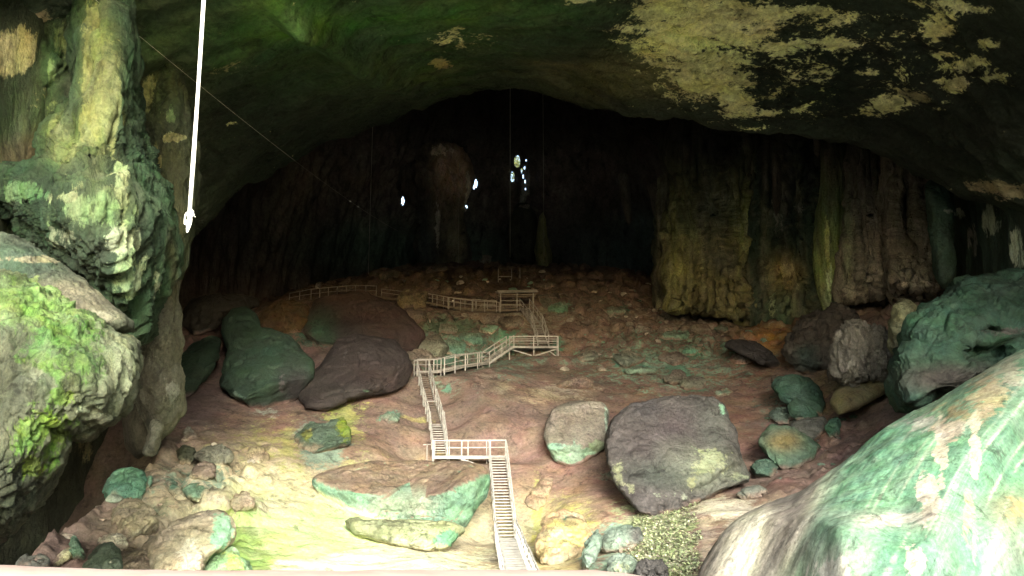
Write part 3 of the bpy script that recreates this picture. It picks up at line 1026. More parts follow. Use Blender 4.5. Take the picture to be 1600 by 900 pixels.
# ================================================================== LEFT SIDE MASSES
def drips(scale, amp, pyedge, seed=0):
    return None


GREY = (0.36, 0.34, 0.27)
MOSS = (0.15, 0.25, 0.07)
MOSS_ = (0.17, 0.29, 0.075)
# flowstone column above
rock('flowstone_column', [(128, -40), (196, -40), (192, 60), (196, 130), (206, 200), (222, 250), (240, 300), (254, 345), (263, 390), (258, 430), (246, 458), (232, 484), (214, 520), (207, 530), (196, 510),
                          (170, 480), (130, 450), (80, 400), (20, 340), (-40, 320), (-60, 270), (20, 275), (70, 262), (78, 225), (100, 180), (122, 150), (126, 60)],
     34, 5.0, 'tall pale green flowstone column spreading into a dark skirt on the left wall', 'flowstone', M_drip, p=2.2, res=(240, 460), amp=0.6, nsc=0.85, stretch=(1, 1, 0.3), ridge=0.6, crag=0.2,
     base=(0.024, 0.058, 0.023),
     soft=[(155, 140, 26, 130, (0.150, 0.183, 0.057), 0.95), (100, 220, 30, 45, (0.127, 0.173, 0.054), 0.9), (40, 300, 90, 35, (0.016, 0.033, 0.015), 0.8), (190, 260, 22, 60, (0.014, 0.027, 0.010), 0.8),
           (170, 330, 50, 50, (0.112, 0.164, 0.074), 0.7), (120, 400, 60, 50, (0.022, 0.036, 0.020), 0.8), (225, 400, 28, 80, (0.018, 0.039, 0.017), 0.8), (270, 410, 7, 60, (0.049, 0.053, 0.020), 0.8)],
     crisp=[(150, 330, 90, 50, (0.172, 0.273, 0.109), 0.66), (200, 420, 40, 70, (0.206, 0.304, 0.140), 0.66), (30, 300, 70, 20, (0.086, 0.179, 0.070), 0.7), (110, 370, 50, 30, (0.172, 0.210, 0.125), 0.6), (145, 120, 22, 120, (0.187, 0.219, 0.074), 0.85), (180, 150, 12, 110, (0.180, 0.219, 0.081), 0.85), (100, 220, 24, 40, (0.164, 0.209, 0.074), 0.75), (190, 300, 14, 60, (0.253, 0.321, 0.147), 0.8), (185, 372, 26, 24, (0.335, 0.421, 0.239), 0.9), (216, 375, 8, 22, (0.335, 0.421, 0.239), 0.9),
            (210, 440, 12, 40, (0.253, 0.347, 0.193), 0.75), (100, 310, 30, 14, (0.233, 0.297, 0.138), 0.7), (140, 290, 60, 22, (0.157, 0.209, 0.081), 0.6), (246, 440, 8, 40, (0.157, 0.201, 0.101), 0.7)], wob=14,
     extra=lambda px, py, g: -3.0 * sst(230, 330, py) * np.exp(-((px - 130) / 110) ** 2) + 1.2 * np.exp(-(((px - 118) / 8) ** 2 + ((py - 140) / 22) ** 2)) + 1.5 * np.exp(-(((px - 108) / 7) ** 2 + ((py - 205) / 16) ** 2)))
rock('flowstone', [(-120, -60), (134, -60), (132, 60), (124, 140), (104, 190), (84, 240), (70, 275), (20, 290), (-120, 310)], 34.5, 2.5, 'dark green fluted rock face with tan blotches left of the flowstone column', 'flowstone', M_drip, p=2.6, res=(150, 240), amp=0.7, nsc=0.45,
     stretch=(1, 1, 0.4), ridge=0.6, crag=0.4, base=(0.030, 0.047, 0.020), soft=[(80, 110, 22, 50, (0.043, 0.105, 0.027), 0.8), (50, 235, 60, 40, (0.086, 0.079, 0.027), 0.7), (20, 160, 60, 30, (0.043, 0.063, 0.023), 0.7)],
     crisp=[(18, 78, 40, 36, (0.25, 0.245, 0.10), 0.9), (78, 110, 8, 26, (0.172, 0.294, 0.086), 0.8), (45, 170, 50, 40, (0.138, 0.179, 0.058), 0.62), (100, 60, 20, 40, (0.120, 0.158, 0.055), 0.6)], wob=12)
rock('flowstone', [(182, -60), (236, -60), (262, 60), (280, 140), (292, 220), (296, 290), (288, 360), (282, 430), (268, 440), (250, 360), (232, 290), (212, 220), (198, 130), (190, 40)], 41, 1.8, 'dark olive rock face with curved tan stains right of the flowstone column', 'flowstone', M_drip, p=2.6, res=(150, 200), amp=0.6, nsc=0.45,
     stretch=(1, 1, 0.5), ridge=0.5, crag=0.35, base=(0.039, 0.053, 0.022), soft=[(270, 330, 16, 80, (0.086, 0.089, 0.035), 0.8), (240, 120, 30, 60, (0.052, 0.074, 0.023), 0.7)],
     crisp=[(232, 145, 16, 30, (0.232, 0.252, 0.090), 0.85), (268, 216, 24, 6, (0.258, 0.263, 0.094), 0.9), (243, 250, 6, 34, (0.232, 0.242, 0.090), 0.9), (275, 380, 5, 50, (0.172, 0.173, 0.070), 0.8), (262, 180, 20, 20, (0.138, 0.210, 0.066), 0.6)], wob=10)
# slab ledge lying over the bulge
rock('rock_ledge', [(-90, 372), (0, 366), (40, 384), (85, 415), (120, 440), (165, 476), (206, 508), (202, 518), (180, 508), (168, 520), (140, 512), (120, 505), (100, 500), (60, 470), (10, 440), (-90, 440)],
     24.5, 2.5, 'grey tan rock ledge with pitted drip edge below the flowstone column', 'rock ledge', M_moss, p=3, tilt=0.6, res=(110, 240), amp=0.22, nsc=1.3, ridge=0.15,
     base=(0.077, 0.096, 0.062), soft=[(120, 470, 70, 30, (0.198, 0.186, 0.120), 0.9), (20, 410, 60, 30, (0.050, 0.096, 0.057), 0.9)],
     crisp=[(60, 405, 60, 6, (0.220, 0.216, 0.125), 0.9), (150, 490, 40, 12, (0.275, 0.276, 0.187), 0.8), (20, 440, 40, 14, MOSS, 0.9)], wob=8)
# big hanging bulge
teeth = [(212, 575), (210, 602), (202, 618), (192, 636), (180, 640), (176, 652), (168, 646), (160, 658), (150, 654), (140, 668), (132, 676), (128, 664), (114, 676), (104, 682), (98, 700), (88, 722), (72, 750), (54, 775), (38, 794), (14, 824), (-40, 860), (-170, 850)]
rock('overhanging_rock', [(-180, 420), (-40, 428), (30, 432), (70, 452), (110, 478), (150, 500), (180, 520), (203, 540)] + teeth,
     22, 4.6, 'huge moss-topped limestone bulge overhanging from the left with ragged drip edge', 'rock', M_moss, p=2.4, res=(190, 360), amp=0.28, nsc=1.3, stretch=(1, 1, 0.5), ridge=0.2, crag=0.16, tilt=0.25,
     base=(0.105, 0.124, 0.070),
     soft=[(60, 470, 110, 40, (0.078, 0.166, 0.038), 0.9), (40, 590, 70, 70, (0.089, 0.102, 0.060), 0.8), (110, 560, 50, 40, (0.078, 0.150, 0.045), 0.7), (185, 570, 26, 60, (0.220, 0.261, 0.148), 0.8), (20, 780, 70, 60, (0.052, 0.067, 0.038), 0.85), (90, 610, 24, 50, (0.136, 0.166, 0.096), 0.6)],
     crisp=[(50, 475, 100, 40, MOSS, 0.95), (90, 560, 90, 70, (0.107, 0.200, 0.049), 0.66), (60, 680, 80, 80, (0.123, 0.240, 0.041), 0.62), (100, 520, 60, 26, (0.100, 0.197, 0.041), 0.85), (130, 560, 26, 40, (0.094, 0.184, 0.048), 0.75), (95, 620, 40, 20, (0.115, 0.197, 0.036), 0.7), (70, 670, 60, 34, (0.136, 0.235, 0.032), 0.8), (50, 730, 20, 24, (0.157, 0.248, 0.032), 0.75), (140, 645, 30, 10, (0.262, 0.312, 0.191), 0.85), (200, 590, 10, 40, (0.251, 0.293, 0.176), 0.8), (60, 590, 70, 60, (0.157, 0.184, 0.115), 0.6)],
     wob=12, vary=0.5)
# tiered stalagmite behind it
rock('stalagmite', [(252, 380), (272, 385), (278, 400), (277, 440), (272, 470), (278, 480), (279, 520), (282, 535), (277, 555), (276, 575), (283, 590), (285, 620), (286, 645), (276, 652), (268, 668), (256, 680), (240, 690), (232, 660), (222, 645), (215, 610), (218, 560), (232, 520), (244, 490), (246, 440), (250, 410)],
     46, 2.6, 'tall tiered grey stalagmite column standing behind the mossy overhanging bulge', 'stalagmite', M_drip, p=2.3, res=(120, 200), amp=0.25, nsc=0.8, stretch=(1, 1, 0.7), ridge=0.25,
     base=(0.194, 0.201, 0.141), soft=[(265, 430, 12, 40, (0.216, 0.213, 0.106), 0.7), (230, 620, 20, 60, (0.086, 0.082, 0.061), 0.7)], crisp=[(268, 610, 16, 30, (0.331, 0.361, 0.289), 0.7), (262, 520, 16, 30, (0.288, 0.303, 0.213), 0.6)], wob=6)
rock('stalagmite', [(236, 662), (246, 656), (254, 664), (250, 680), (246, 700), (240, 712), (226, 712), (224, 704), (232, 690), (234, 676)], 44, 0.8,
     'short knobbly grey stalagmite stump at the foot of the tiered column', 'stalagmite', M_drip, p=2.3, res=(50, 80), amp=0.15, nsc=1.2, ridge=0.12, base=(0.238, 0.246, 0.182))
rock('stalagmite', [(196, 700), (190, 640), (205, 600), (222, 600), (232, 640), (238, 700), (215, 720)], 50, 2, 'broad dim rock pillar in the shade left of the tiered column', 'stalagmite', M_drip, p=2.4, res=(60, 90), amp=0.3, nsc=0.6, stretch=(1, 1, .3),
     base=(0.086, 0.082, 0.057))

# ================================================================== RIGHT SIDE MASSES
def dome_shape(px, py, g):
    lft = 3.0 * sst(1340, 1150, px) * np.clip(-g, 0, 1)
    # shelf half way down: above it the sheet leans back, below it bulges
    f = sst(1240, 1330, px) * sst(1640, 1520, px)
    e = 1.0 * sst(765, 835, py + 9 * np.sin(px * 0.021) + 5 * np.sin(px * 0.06 + 1)) * f * -1.1
    return e + lft + 0.5 * np.sin((px + 0.35 * py) * 0.035) * 0.5


rock('flowstone_mound', [(1660, 520), (1600, 548), (1560, 570), (1515, 596), (1470, 622), (1425, 645), (1385, 668), (1345, 700), (1312, 728), (1284, 748), (1256, 767), (1222, 782), (1186, 792), (1150, 812), (1122, 842), (1100, 880), (1080, 930), (1070, 1010), (1200, 1090), (1700, 1080), (1800, 800)],
     33, 8.5, 'long smooth teal flowstone flank with pale streaks filling the right foreground', 'flowstone', M_flow, p=2.2, res=(190, 380), amp=0.24, nsc=0.5, stretch=(1.4, 1, 0.35), ridge=0.03, tilt=0.35, extra=dome_shape, paint=mound_streaks,
     base=(0.132, 0.282, 0.173),
     soft=[(1350, 740, 90, 40, (0.158, 0.329, 0.206), 0.7), (1480, 640, 60, 30, (0.190, 0.284, 0.164), 0.7), (1570, 680, 50, 110, (0.073, 0.157, 0.097), 0.85), (1480, 880, 70, 50, (0.106, 0.227, 0.146), 0.7), (1580, 800, 40, 30, (0.182, 0.156, 0.087), 0.7), (1590, 870, 40, 40, (0.158, 0.171, 0.139), 0.7),
           (1300, 880, 50, 30, (0.361, 0.411, 0.323), 0.7), (1400, 810, 90, 16, (0.346, 0.397, 0.308), 0.6), (1545, 560, 50, 40, (0.234, 0.234, 0.165), 0.7), (1240, 830, 26, 50, (0.216, 0.235, 0.197), 0.8)],
     crisp=[(1470, 700, 10, 60, (0.468, 0.443, 0.342), 0.95), (1480, 670, 26, 20, (0.423, 0.372, 0.271), 0.85), (1520, 700, 10, 70, (0.440, 0.440, 0.301), 0.9), (1450, 780, 16, 50, (0.469, 0.444, 0.355), 0.9), (1512, 800, 8, 50, (0.354, 0.392, 0.190), 0.9), (1400, 810, 90, 12, (0.472, 0.485, 0.396), 0.75), (1440, 660, 60, 22, (0.331, 0.356, 0.293), 0.65), (1540, 620, 40, 50, (0.295, 0.270, 0.156), 0.75),
            (1490, 640, 50, 30, (0.281, 0.255, 0.141), 0.6), (1430, 880, 20, 40, (0.441, 0.429, 0.340), 0.8), (1300, 890, 34, 24, (0.473, 0.486, 0.410), 0.8), (1580, 580, 30, 30, (0.300, 0.312, 0.223), 0.7), (1520, 850, 14, 60, (0.231, 0.364, 0.241), 0.6), (1590, 800, 30, 20, (0.265, 0.227, 0.113), 0.7), (1340, 720, 60, 12, (0.232, 0.395, 0.267), 0.6)],
     wob=16, vary=0.2)
rock('rock_block', [(1396, 610), (1400, 575), (1410, 540), (1424, 505), (1445, 485), (1475, 472), (1490, 450), (1520, 436), (1600, 430), (1720, 430), (1720, 640), (1600, 600), (1540, 585), (1500, 600), (1450, 620), (1410, 640)],
     47, 4.5, 'dark teal rock mass with a shadowed alcove behind the flowstone mound', 'rock', M_rock, p=4, tilt=0.7, res=(150, 280), amp=0.5, nsc=0.4, ridge=0.22, crag=0.45, base=(0.033, 0.083, 0.052), soft=[(1480, 590, 80, 24, (0.064, 0.048, 0.045), 0.85), (1580, 460, 80, 30, (0.023, 0.049, 0.033), 0.8), (1440, 500, 30, 30, (0.039, 0.097, 0.061), 0.6)],
     crisp=[(1560, 520, 60, 10, (0.086, 0.086, 0.075), 0.6), (1490, 480, 14, 6, (0.075, 0.138, 0.092), 0.7)],
     extra=lambda px, py, g: 2.2 * np.exp(-(((px - 1540) / 34) ** 4 + ((py - 552) / 16) ** 4)) + 1.6 * np.exp(-(((px - 1540) / 30) ** 2 + ((py - 517) / 5) ** 2)) + 1.4 * np.exp(-(((px - 1585) / 16) ** 2 + ((py - 526) / 5) ** 2)))
rock('drapery_stalagmite', [(1306, 585), (1304, 555), (1314, 525), (1335, 508), (1352, 515), (1372, 518), (1392, 535), (1400, 560), (1396, 580), (1375, 590), (1355, 586), (1330, 596)], 60, 1.8,
     'rounded grey drapery stalagmite with hanging fringes in the right gully', 'stalagmite', M_drip, p=2.4, res=(90, 170), amp=0.2, nsc=1.2, stretch=(1.6, 1, 0.3), ridge=0.6, crag=0.3, base=(0.194, 0.184, 0.151), crisp=[(1330, 570, 10, 14, (0.418, 0.403, 0.331), 0.85), (1375, 555, 16, 30, (0.288, 0.281, 0.238), 0.6)], wob=6)
rock('stalagmite', [(1392, 540), (1392, 505), (1400, 478), (1412, 470), (1430, 478), (1432, 495), (1420, 515), (1408, 540), (1400, 552)], 55, 1.6, 'yellow green knobbly stalagmite leaning against the teal rock mass', 'stalagmite', M_rock, p=2.3, res=(60, 100), amp=0.3, nsc=0.9, ridge=0.2,
     base=(0.187, 0.194, 0.108), crisp=[(1415, 490, 16, 14, (0.302, 0.317, 0.173), 0.8)], wob=6)
boulder('boulder', [(1228, 545), (1240, 520), (1268, 495), (1290, 485), (1320, 480), (1340, 498), (1330, 515), (1312, 530), (1304, 560), (1300, 590), (1262, 595), (1240, 585)], 68, 1.6, 'dark brown grey rubble hump left of the drapery stalagmite', 'boulder', M_rock, p=3, res=(90, 150), amp=0.6, nsc=0.6, ridge=0.4, crag=0.5, chis=8,
     base=(0.086, 0.076, 0.065), soft=[(1262, 560, 20, 20, (0.043, 0.072, 0.061), 0.9)], tilt=0.5)
rock('rock_shelf', [(1305, 610), (1330, 596), (1372, 592), (1394, 580), (1398, 600), (1380, 620), (1340, 640), (1310, 650), (1296, 630)], 60, 1.6, 'olive flowstone apron below the drapery stalagmite', 'flowstone', M_flow, p=2.4, res=(50, 100), amp=0.2, nsc=0.7, base=(0.180, 0.158, 0.079), tilt=1.0)

# dripstone wall
DG = 'dripstone curtains on the right wall'
def flutes(k=0.09, a=0.8, seed=0):
    return lambda px, py, g: a * np.sin(px * k * 6 + 2.0 * np.sin(py * 0.02 + seed)) * 0.4 + a * fbm(np.stack([px * k, py * 0.008, g], -1), 3, seed)


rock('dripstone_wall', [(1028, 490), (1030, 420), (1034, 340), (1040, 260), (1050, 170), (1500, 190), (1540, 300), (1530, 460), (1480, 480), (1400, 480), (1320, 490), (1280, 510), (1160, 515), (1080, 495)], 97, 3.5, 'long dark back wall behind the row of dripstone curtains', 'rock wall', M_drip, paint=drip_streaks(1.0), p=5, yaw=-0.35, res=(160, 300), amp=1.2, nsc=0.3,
     stretch=(1, 1, 0.25), ridge=1.0, crag=0.8, base=(0.17, 0.16, 0.11), soft=[(1260, 220, 300, 60, (0.03, 0.026, 0.024), 0.9), (1100, 450, 60, 50, (0.12, 0.10, 0.05), 0.7), (1400, 440, 80, 40, (0.13, 0.11, 0.09), 0.7)], crisp=[(1250, 400, 250, 100, (0.16, 0.15, 0.09), 0.5)], wob=10)
rock('dripstone_curtain', [(1044, 482), (1052, 455), (1036, 430), (1048, 395), (1034, 372), (1044, 340), (1062, 300), (1046, 250), (1056, 165), (1150, 165), (1186, 175), (1192, 300), (1186, 380), (1165, 430), (1178, 480), (1168, 500), (1120, 492), (1080, 478), (1056, 486)], 95, 2.8,
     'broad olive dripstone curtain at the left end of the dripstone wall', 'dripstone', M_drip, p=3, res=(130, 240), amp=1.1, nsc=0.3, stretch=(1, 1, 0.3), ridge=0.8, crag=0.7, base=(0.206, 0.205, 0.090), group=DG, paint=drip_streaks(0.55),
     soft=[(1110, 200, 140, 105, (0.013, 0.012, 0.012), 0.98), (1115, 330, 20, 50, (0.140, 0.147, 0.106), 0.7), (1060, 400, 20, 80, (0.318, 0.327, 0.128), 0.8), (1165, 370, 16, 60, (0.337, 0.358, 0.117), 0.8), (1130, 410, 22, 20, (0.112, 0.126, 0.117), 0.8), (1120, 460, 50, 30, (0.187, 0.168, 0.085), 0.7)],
     crisp=[(1121, 420, 6, 5, (0.468, 0.505, 0.425), 0.8), (1095, 380, 14, 60, (0.337, 0.358, 0.160), 0.6), (1165, 360, 10, 60, (0.412, 0.442, 0.170), 0.7)], wob=8,
     extra=lambda px, py, g: flutes(0.1, 0.9, 3)(px, py, g) + 3.0 * np.exp(-(((px - 1053) / 5) ** 2 + ((py - 362) / 14) ** 2)) + 2.5 * np.exp(-(((px - 1110) / 5) ** 2 + ((py - 365) / 10) ** 2)) - 2.0 * sst(420, 470, py))
rock('dripstone_curtain', [(1160, 506), (1172, 450), (1184, 380), (1188, 250), (1190, 170), (1296, 180), (1296, 330), (1288, 420), (1284, 500), (1230, 510), (1190, 510)], 93, 2.6,
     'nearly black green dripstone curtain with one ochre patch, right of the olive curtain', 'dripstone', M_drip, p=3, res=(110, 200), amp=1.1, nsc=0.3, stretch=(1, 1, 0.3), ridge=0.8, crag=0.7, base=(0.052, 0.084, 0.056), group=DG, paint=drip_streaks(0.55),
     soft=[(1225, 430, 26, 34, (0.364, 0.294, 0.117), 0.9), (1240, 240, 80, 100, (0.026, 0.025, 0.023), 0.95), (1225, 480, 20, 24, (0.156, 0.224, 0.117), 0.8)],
     crisp=[(1207, 470, 6, 30, (0.390, 0.476, 0.286), 0.8), (1228, 420, 16, 14, (0.546, 0.462, 0.221), 0.8), (1248, 325, 8, 10, (0.338, 0.322, 0.247), 0.8), (1214, 340, 8, 50, (0.286, 0.266, 0.208), 0.75), (1246, 445, 4, 24, (0.468, 0.448, 0.260), 0.7)], wob=7, extra=flutes(0.09, 0.8, 6))
rock('dripstone_curtain', [(1282, 470), (1276, 400), (1280, 330), (1288, 285), (1290, 180), (1316, 180), (1318, 300), (1322, 340), (1332, 380), (1334, 450), (1318, 480), (1304, 508), (1290, 488)], 89, 1.8,
     'slim bright yellow green dripstone curtain between the black and grey curtains', 'dripstone', M_drip, p=2.4, res=(100, 120), amp=0.4, nsc=0.5, stretch=(1, 1, 0.15), ridge=0.5, base=(0.275, 0.351, 0.125), group=DG, paint=drip_streaks(0.55),
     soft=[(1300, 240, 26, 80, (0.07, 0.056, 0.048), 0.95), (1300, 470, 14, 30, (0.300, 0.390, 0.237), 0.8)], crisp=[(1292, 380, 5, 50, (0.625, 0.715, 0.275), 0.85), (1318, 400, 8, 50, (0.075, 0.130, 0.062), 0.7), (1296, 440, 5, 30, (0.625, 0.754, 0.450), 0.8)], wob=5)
rock('dripstone_curtain', [(1312, 470), (1318, 380), (1333, 300), (1332, 235), (1334, 180), (1392, 190), (1398, 300), (1404, 400), (1398, 452), (1372, 466), (1340, 472)], 87, 3,
     'grey brown column-like dripstone curtain, tallest and smoothest of the wall', 'dripstone', M_drip, p=2.6, res=(130, 180), amp=0.9, nsc=0.35, stretch=(1, 1, 0.22), ridge=0.7, crag=0.5, base=(0.320, 0.281, 0.228), group=DG, paint=drip_streaks(0.55),
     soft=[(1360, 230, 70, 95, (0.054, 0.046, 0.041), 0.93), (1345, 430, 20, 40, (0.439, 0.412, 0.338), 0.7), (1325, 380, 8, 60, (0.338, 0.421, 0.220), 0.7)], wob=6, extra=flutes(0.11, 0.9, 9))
rock('dripstone_curtain', [(1384, 300), (1390, 195), (1446, 215), (1466, 330), (1474, 430), (1480, 452), (1470, 468), (1440, 470), (1405, 472), (1394, 452), (1390, 400)], 82, 3,
     'grey dripstone curtain with a tall dark hollow and fringed foot, right end of the wall', 'dripstone', M_drip, p=2.6, res=(130, 180), amp=0.9, nsc=0.35, stretch=(1, 1, 0.25), ridge=0.7, crag=0.5, base=(0.254, 0.220, 0.177), group=DG, paint=drip_streaks(0.55),
     soft=[(1440, 420, 40, 30, (0.421, 0.378, 0.278), 0.8), (1450, 280, 30, 50, (0.081, 0.068, 0.061), 0.8)], crisp=[(1440, 445, 40, 6, (0.608, 0.544, 0.405), 0.8), (1475, 440, 4, 14, (0.844, 0.842, 0.709), 0.8)], wob=5,
     extra=lambda px, py, g: 4.5 * np.exp(-(((px - 1417) / 11) ** 4 + ((py - 335) / 36) ** 4)) - 1.6 * sst(405, 435, py) * sst(452, 446, py) + flutes(0.12, 0.6, 12)(px, py, g))
rock('rock_pillar', [(1456, 385), (1450, 320), (1448, 290), (1462, 276), (1484, 285), (1492, 330), (1486, 380), (1494, 440), (1474, 450), (1462, 430)], 68, 2.2, 'dark teal rock pillar beside the fringed grey dripstone', 'rock', M_rock, p=2.3, res=(80, 110), amp=0.4, nsc=0.5, ridge=0.2,
     base=(0.055, 0.10, 0.075), crisp=[(1486, 333, 10, 4, (0.4, 0.44, 0.38), 0.7)])
SG = 'stalactites hanging over the far slope'
for (pl, d, lab) in [([(965, 270), (982, 272), (984, 310), (987, 340), (984, 362), (979, 345), (972, 310)], 112, 'long pale-tipped stalactite hanging alone over the middle of the far slope'),
                     ([(1014, 290), (1048, 280), (1050, 320), (1042, 356), (1028, 358), (1020, 330)], 104, 'blunt brown stalactite cluster just left of the olive curtain'),
                     ([(1206, 240), (1218, 240), (1219, 300), (1214, 362), (1209, 310)], 84, 'thin brown stalactite hanging in front of the black curtain'),
                     ([(1272, 200), (1282, 200), (1281, 225), (1276, 252), (1273, 225)], 82, 'small curved stalactite below the ceiling lip')]:
    rock('stalactite', pl, d, 0.9, lab, 'stalactite', M_drip, p=2.2, res=(50, 60), amp=0.15, nsc=0.8, stretch=(1, 1, .3), ridge=0.15, base=(0.12, 0.105, 0.085) if d > 100 else (0.075, 0.062, 0.048), group=SG)

# far fins of rock
rock('rock_fin', [(662, 420), (656, 385), (664, 350), (654, 326), (634, 316), (626, 290), (632, 266), (650, 251), (667, 240), (684, 226), (704, 231), (722, 244), (733, 262), (737, 280), (734, 294), (730, 306), (727, 322), (721, 350), (725, 380), (728, 420)], 131, 2.4,
     'arched brown rock fin with a bright right edge at the back of the cave', 'rock', M_drip, p=3.2, res=(130, 200), amp=1.3, nsc=0.22, stretch=(1, 1, 0.45), ridge=0.9, crag=1.0, base=(0.17, 0.15, 0.12),
     soft=[(708, 275, 30, 40, (0.72, 0.47, 0.31), 0.95), (648, 290, 28, 50, (0.10, 0.078, 0.062), 0.95), (664, 380, 14, 60, (0.09, 0.11, 0.105), 0.9), (700, 330, 24, 24, (0.24, 0.19, 0.14), 0.8), (712, 390, 14, 44, (0.40, 0.36, 0.22), 0.8)],  # lit top right and shaded left put into the rock colours
     crisp=[(688, 234, 18, 7, (0.80, 0.66, 0.48), 0.9), (731, 300, 5, 34, (0.80, 0.70, 0.52), 0.85), (683, 350, 3, 44, (0.60, 0.54, 0.44), 0.85), (700, 280, 20, 30, (0.5, 0.32, 0.21), 0.6)], wob=9)
rock('rock_fin', [(840, 420), (836, 390), (842, 350), (848, 320), (852, 360), (860, 400), (858, 420), (848, 424)], 122, 2.2, 'narrow olive rock spike on the crest right of the hanging line', 'rock', M_drip, p=2.3, res=(70, 80), amp=0.4, nsc=0.4, stretch=(1, 1, .2), ridge=0.3, base=(0.27, 0.26, 0.12))
rock('rock_fin', [(800, 410), (792, 380), (798, 345), (806, 320), (826, 318), (838, 340), (842, 380), (836, 415)], 128, 2.5, 'low dark rock mass below the far daylight gaps', 'rock', M_drip, p=2.3, res=(60, 80), amp=0.5, nsc=0.4, ridge=0.2, base=(0.06, 0.06, 0.045), crisp=[(825, 322, 30, 4, (0.3, 0.27, 0.22), 0.7)])

# ================================================================== BOULDERS
MB_G = None
boulder('boulder', [(948, 692), (951, 668), (962, 650), (985, 634), (1040, 622), (1080, 619), (1112, 622), (1126, 630), (1136, 652), (1150, 680), (1156, 712), (1166, 740), (1172, 746), (1150, 758), (1128, 766), (1090, 784), (1060, 796), (1022, 808), (1000, 800), (990, 790), (975, 772), (958, 748), (950, 722)],
     57, 1.7, 'largest boulder, a round dark purple grey slab with mossy lower rim', 'boulder', M_rock, p=8, chis=0, crag=0.22, tilt=0.5, res=(130, 240), amp=0.22, nsc=0.5, ridge=0.06, base=(0.086, 0.081, 0.077),
     soft=[(1050, 690, 60, 46, (0.075, 0.062, 0.066), 0.85), (985, 680, 36, 36, (0.092, 0.082, 0.081), 0.7), (1055, 740, 70, 24, (0.082, 0.102, 0.086), 0.85), (1115, 665, 26, 40, (0.108, 0.118, 0.104), 0.8), (1010, 635, 26, 16, (0.056, 0.054, 0.060), 0.7), (1110, 735, 50, 30, (0.177, 0.201, 0.148), 0.85), (1000, 780, 36, 20, (0.093, 0.085, 0.085), 0.8)],
     crisp=[(1110, 722, 34, 20, (0.266, 0.299, 0.180), 0.8), (1082, 755, 14, 12, (0.252, 0.281, 0.166), 0.7), (1150, 745, 20, 10, (0.243, 0.282, 0.186), 0.75), (968, 740, 14, 22, (0.238, 0.257, 0.161), 0.6), (985, 765, 14, 14, (0.238, 0.257, 0.161), 0.6), (1128, 640, 6, 12, PTEAL, 0.8), (1050, 775, 60, 12, (0.205, 0.234, 0.177), 0.55)], wob=8,
     extra=lambda px, py, g: 0.9 * sst(0, 14, (py - 735) - 0.55 * (1120 - px) * 1.0) * sst(1060, 1100, px) + 0.7 * np.exp(-(((px - 1035) / 7) ** 2 + ((py - 793) / 6) ** 2)) + 0.7 * np.exp(-(((px - 1072) / 9) ** 2 + ((py - 787) / 5) ** 2)))
boulder('boulder', [(850, 682), (853, 660), (864, 640), (880, 631), (912, 626), (940, 630), (951, 640), (949, 675), (947, 700), (930, 712), (905, 728), (885, 730), (866, 720), (855, 700)], 60, 1.8,
     'rounded tan grey slab with pale teal underside left of the largest boulder', 'boulder', M_rock, p=7, chis=0, crag=0.16, tilt=0.4, res=(90, 150), amp=0.15, nsc=0.5, base=(0.225, 0.207, 0.168), soft=[(900, 660, 40, 26, (0.213, 0.188, 0.152), 0.8)],
     crisp=[(895, 712, 50, 16, (0.221, 0.336, 0.228), 0.95), (935, 700, 18, 14, (0.241, 0.327, 0.183), 0.85), (948, 655, 4, 40, (0.276, 0.362, 0.290), 0.8), (870, 700, 20, 8, PTEAL, 0.8)], wob=7, extra=lambda px, py, g: 1.0 * sst(694, 712, py + 0.12 * (px - 900)))
boulder('boulder', [(488, 752), (497, 741), (530, 731), (580, 724), (640, 721), (700, 722), (740, 725), (762, 735), (766, 748), (758, 775), (740, 802), (726, 824), (704, 824), (690, 820), (620, 816), (556, 812), (535, 800), (516, 784), (498, 766)], 50.5, 0.9,
     'wide flat-topped boulder with teal cliff face beside the lower staircase', 'boulder', M_rock, p=6, tilt=0.0, chis=0, crag=0.12, res=(120, 220), amp=0.2, nsc=0.5, ridge=0.08, base=(0.163, 0.320, 0.207),
     soft=[(620, 790, 60, 20, (0.293, 0.317, 0.237), 0.7), (520, 765, 24, 16, (0.158, 0.320, 0.201), 0.7)], crisp=[(660, 792, 16, 24, (0.349, 0.386, 0.300), 0.6), (560, 785, 20, 14, (0.233, 0.428, 0.281), 0.7), (735, 760, 26, 24, (0.196, 0.382, 0.248), 0.7), (640, 790, 120, 20, (0.321, 0.358, 0.272), 0.5)],
     wob=8, soil=(0.243, 0.163, 0.116), soilk=(0.30, 0.5),
     extra=lambda px, py, g: np.maximum(0, np.interp(px, [488, 520, 560, 600, 640, 690, 730, 764], [746, 762, 769, 775, 783, 771, 753, 736]) - py) * 0.038 * 2.4 - 0.35 * sst(800, 770, py) + 1.0 * sst(560, 500, px) + 1.2 * sst(735, 765, px))
boulder('boulder', [(540, 812), (580, 812), (640, 812), (705, 818), (726, 826), (714, 846), (695, 858), (670, 862), (630, 856), (585, 846), (552, 832)], 50.3, 1.8, 'low pale lime boulder undercut beneath the flat-topped boulder', 'boulder', M_rock, p=2.6, tilt=0.6, res=(70, 140), amp=0.15, nsc=0.6, base=(0.275, 0.314, 0.176),
     crisp=[(700, 842, 22, 14, (0.150, 0.333, 0.188), 0.9), (620, 845, 60, 10, (0.364, 0.407, 0.259), 0.7)], wob=6)
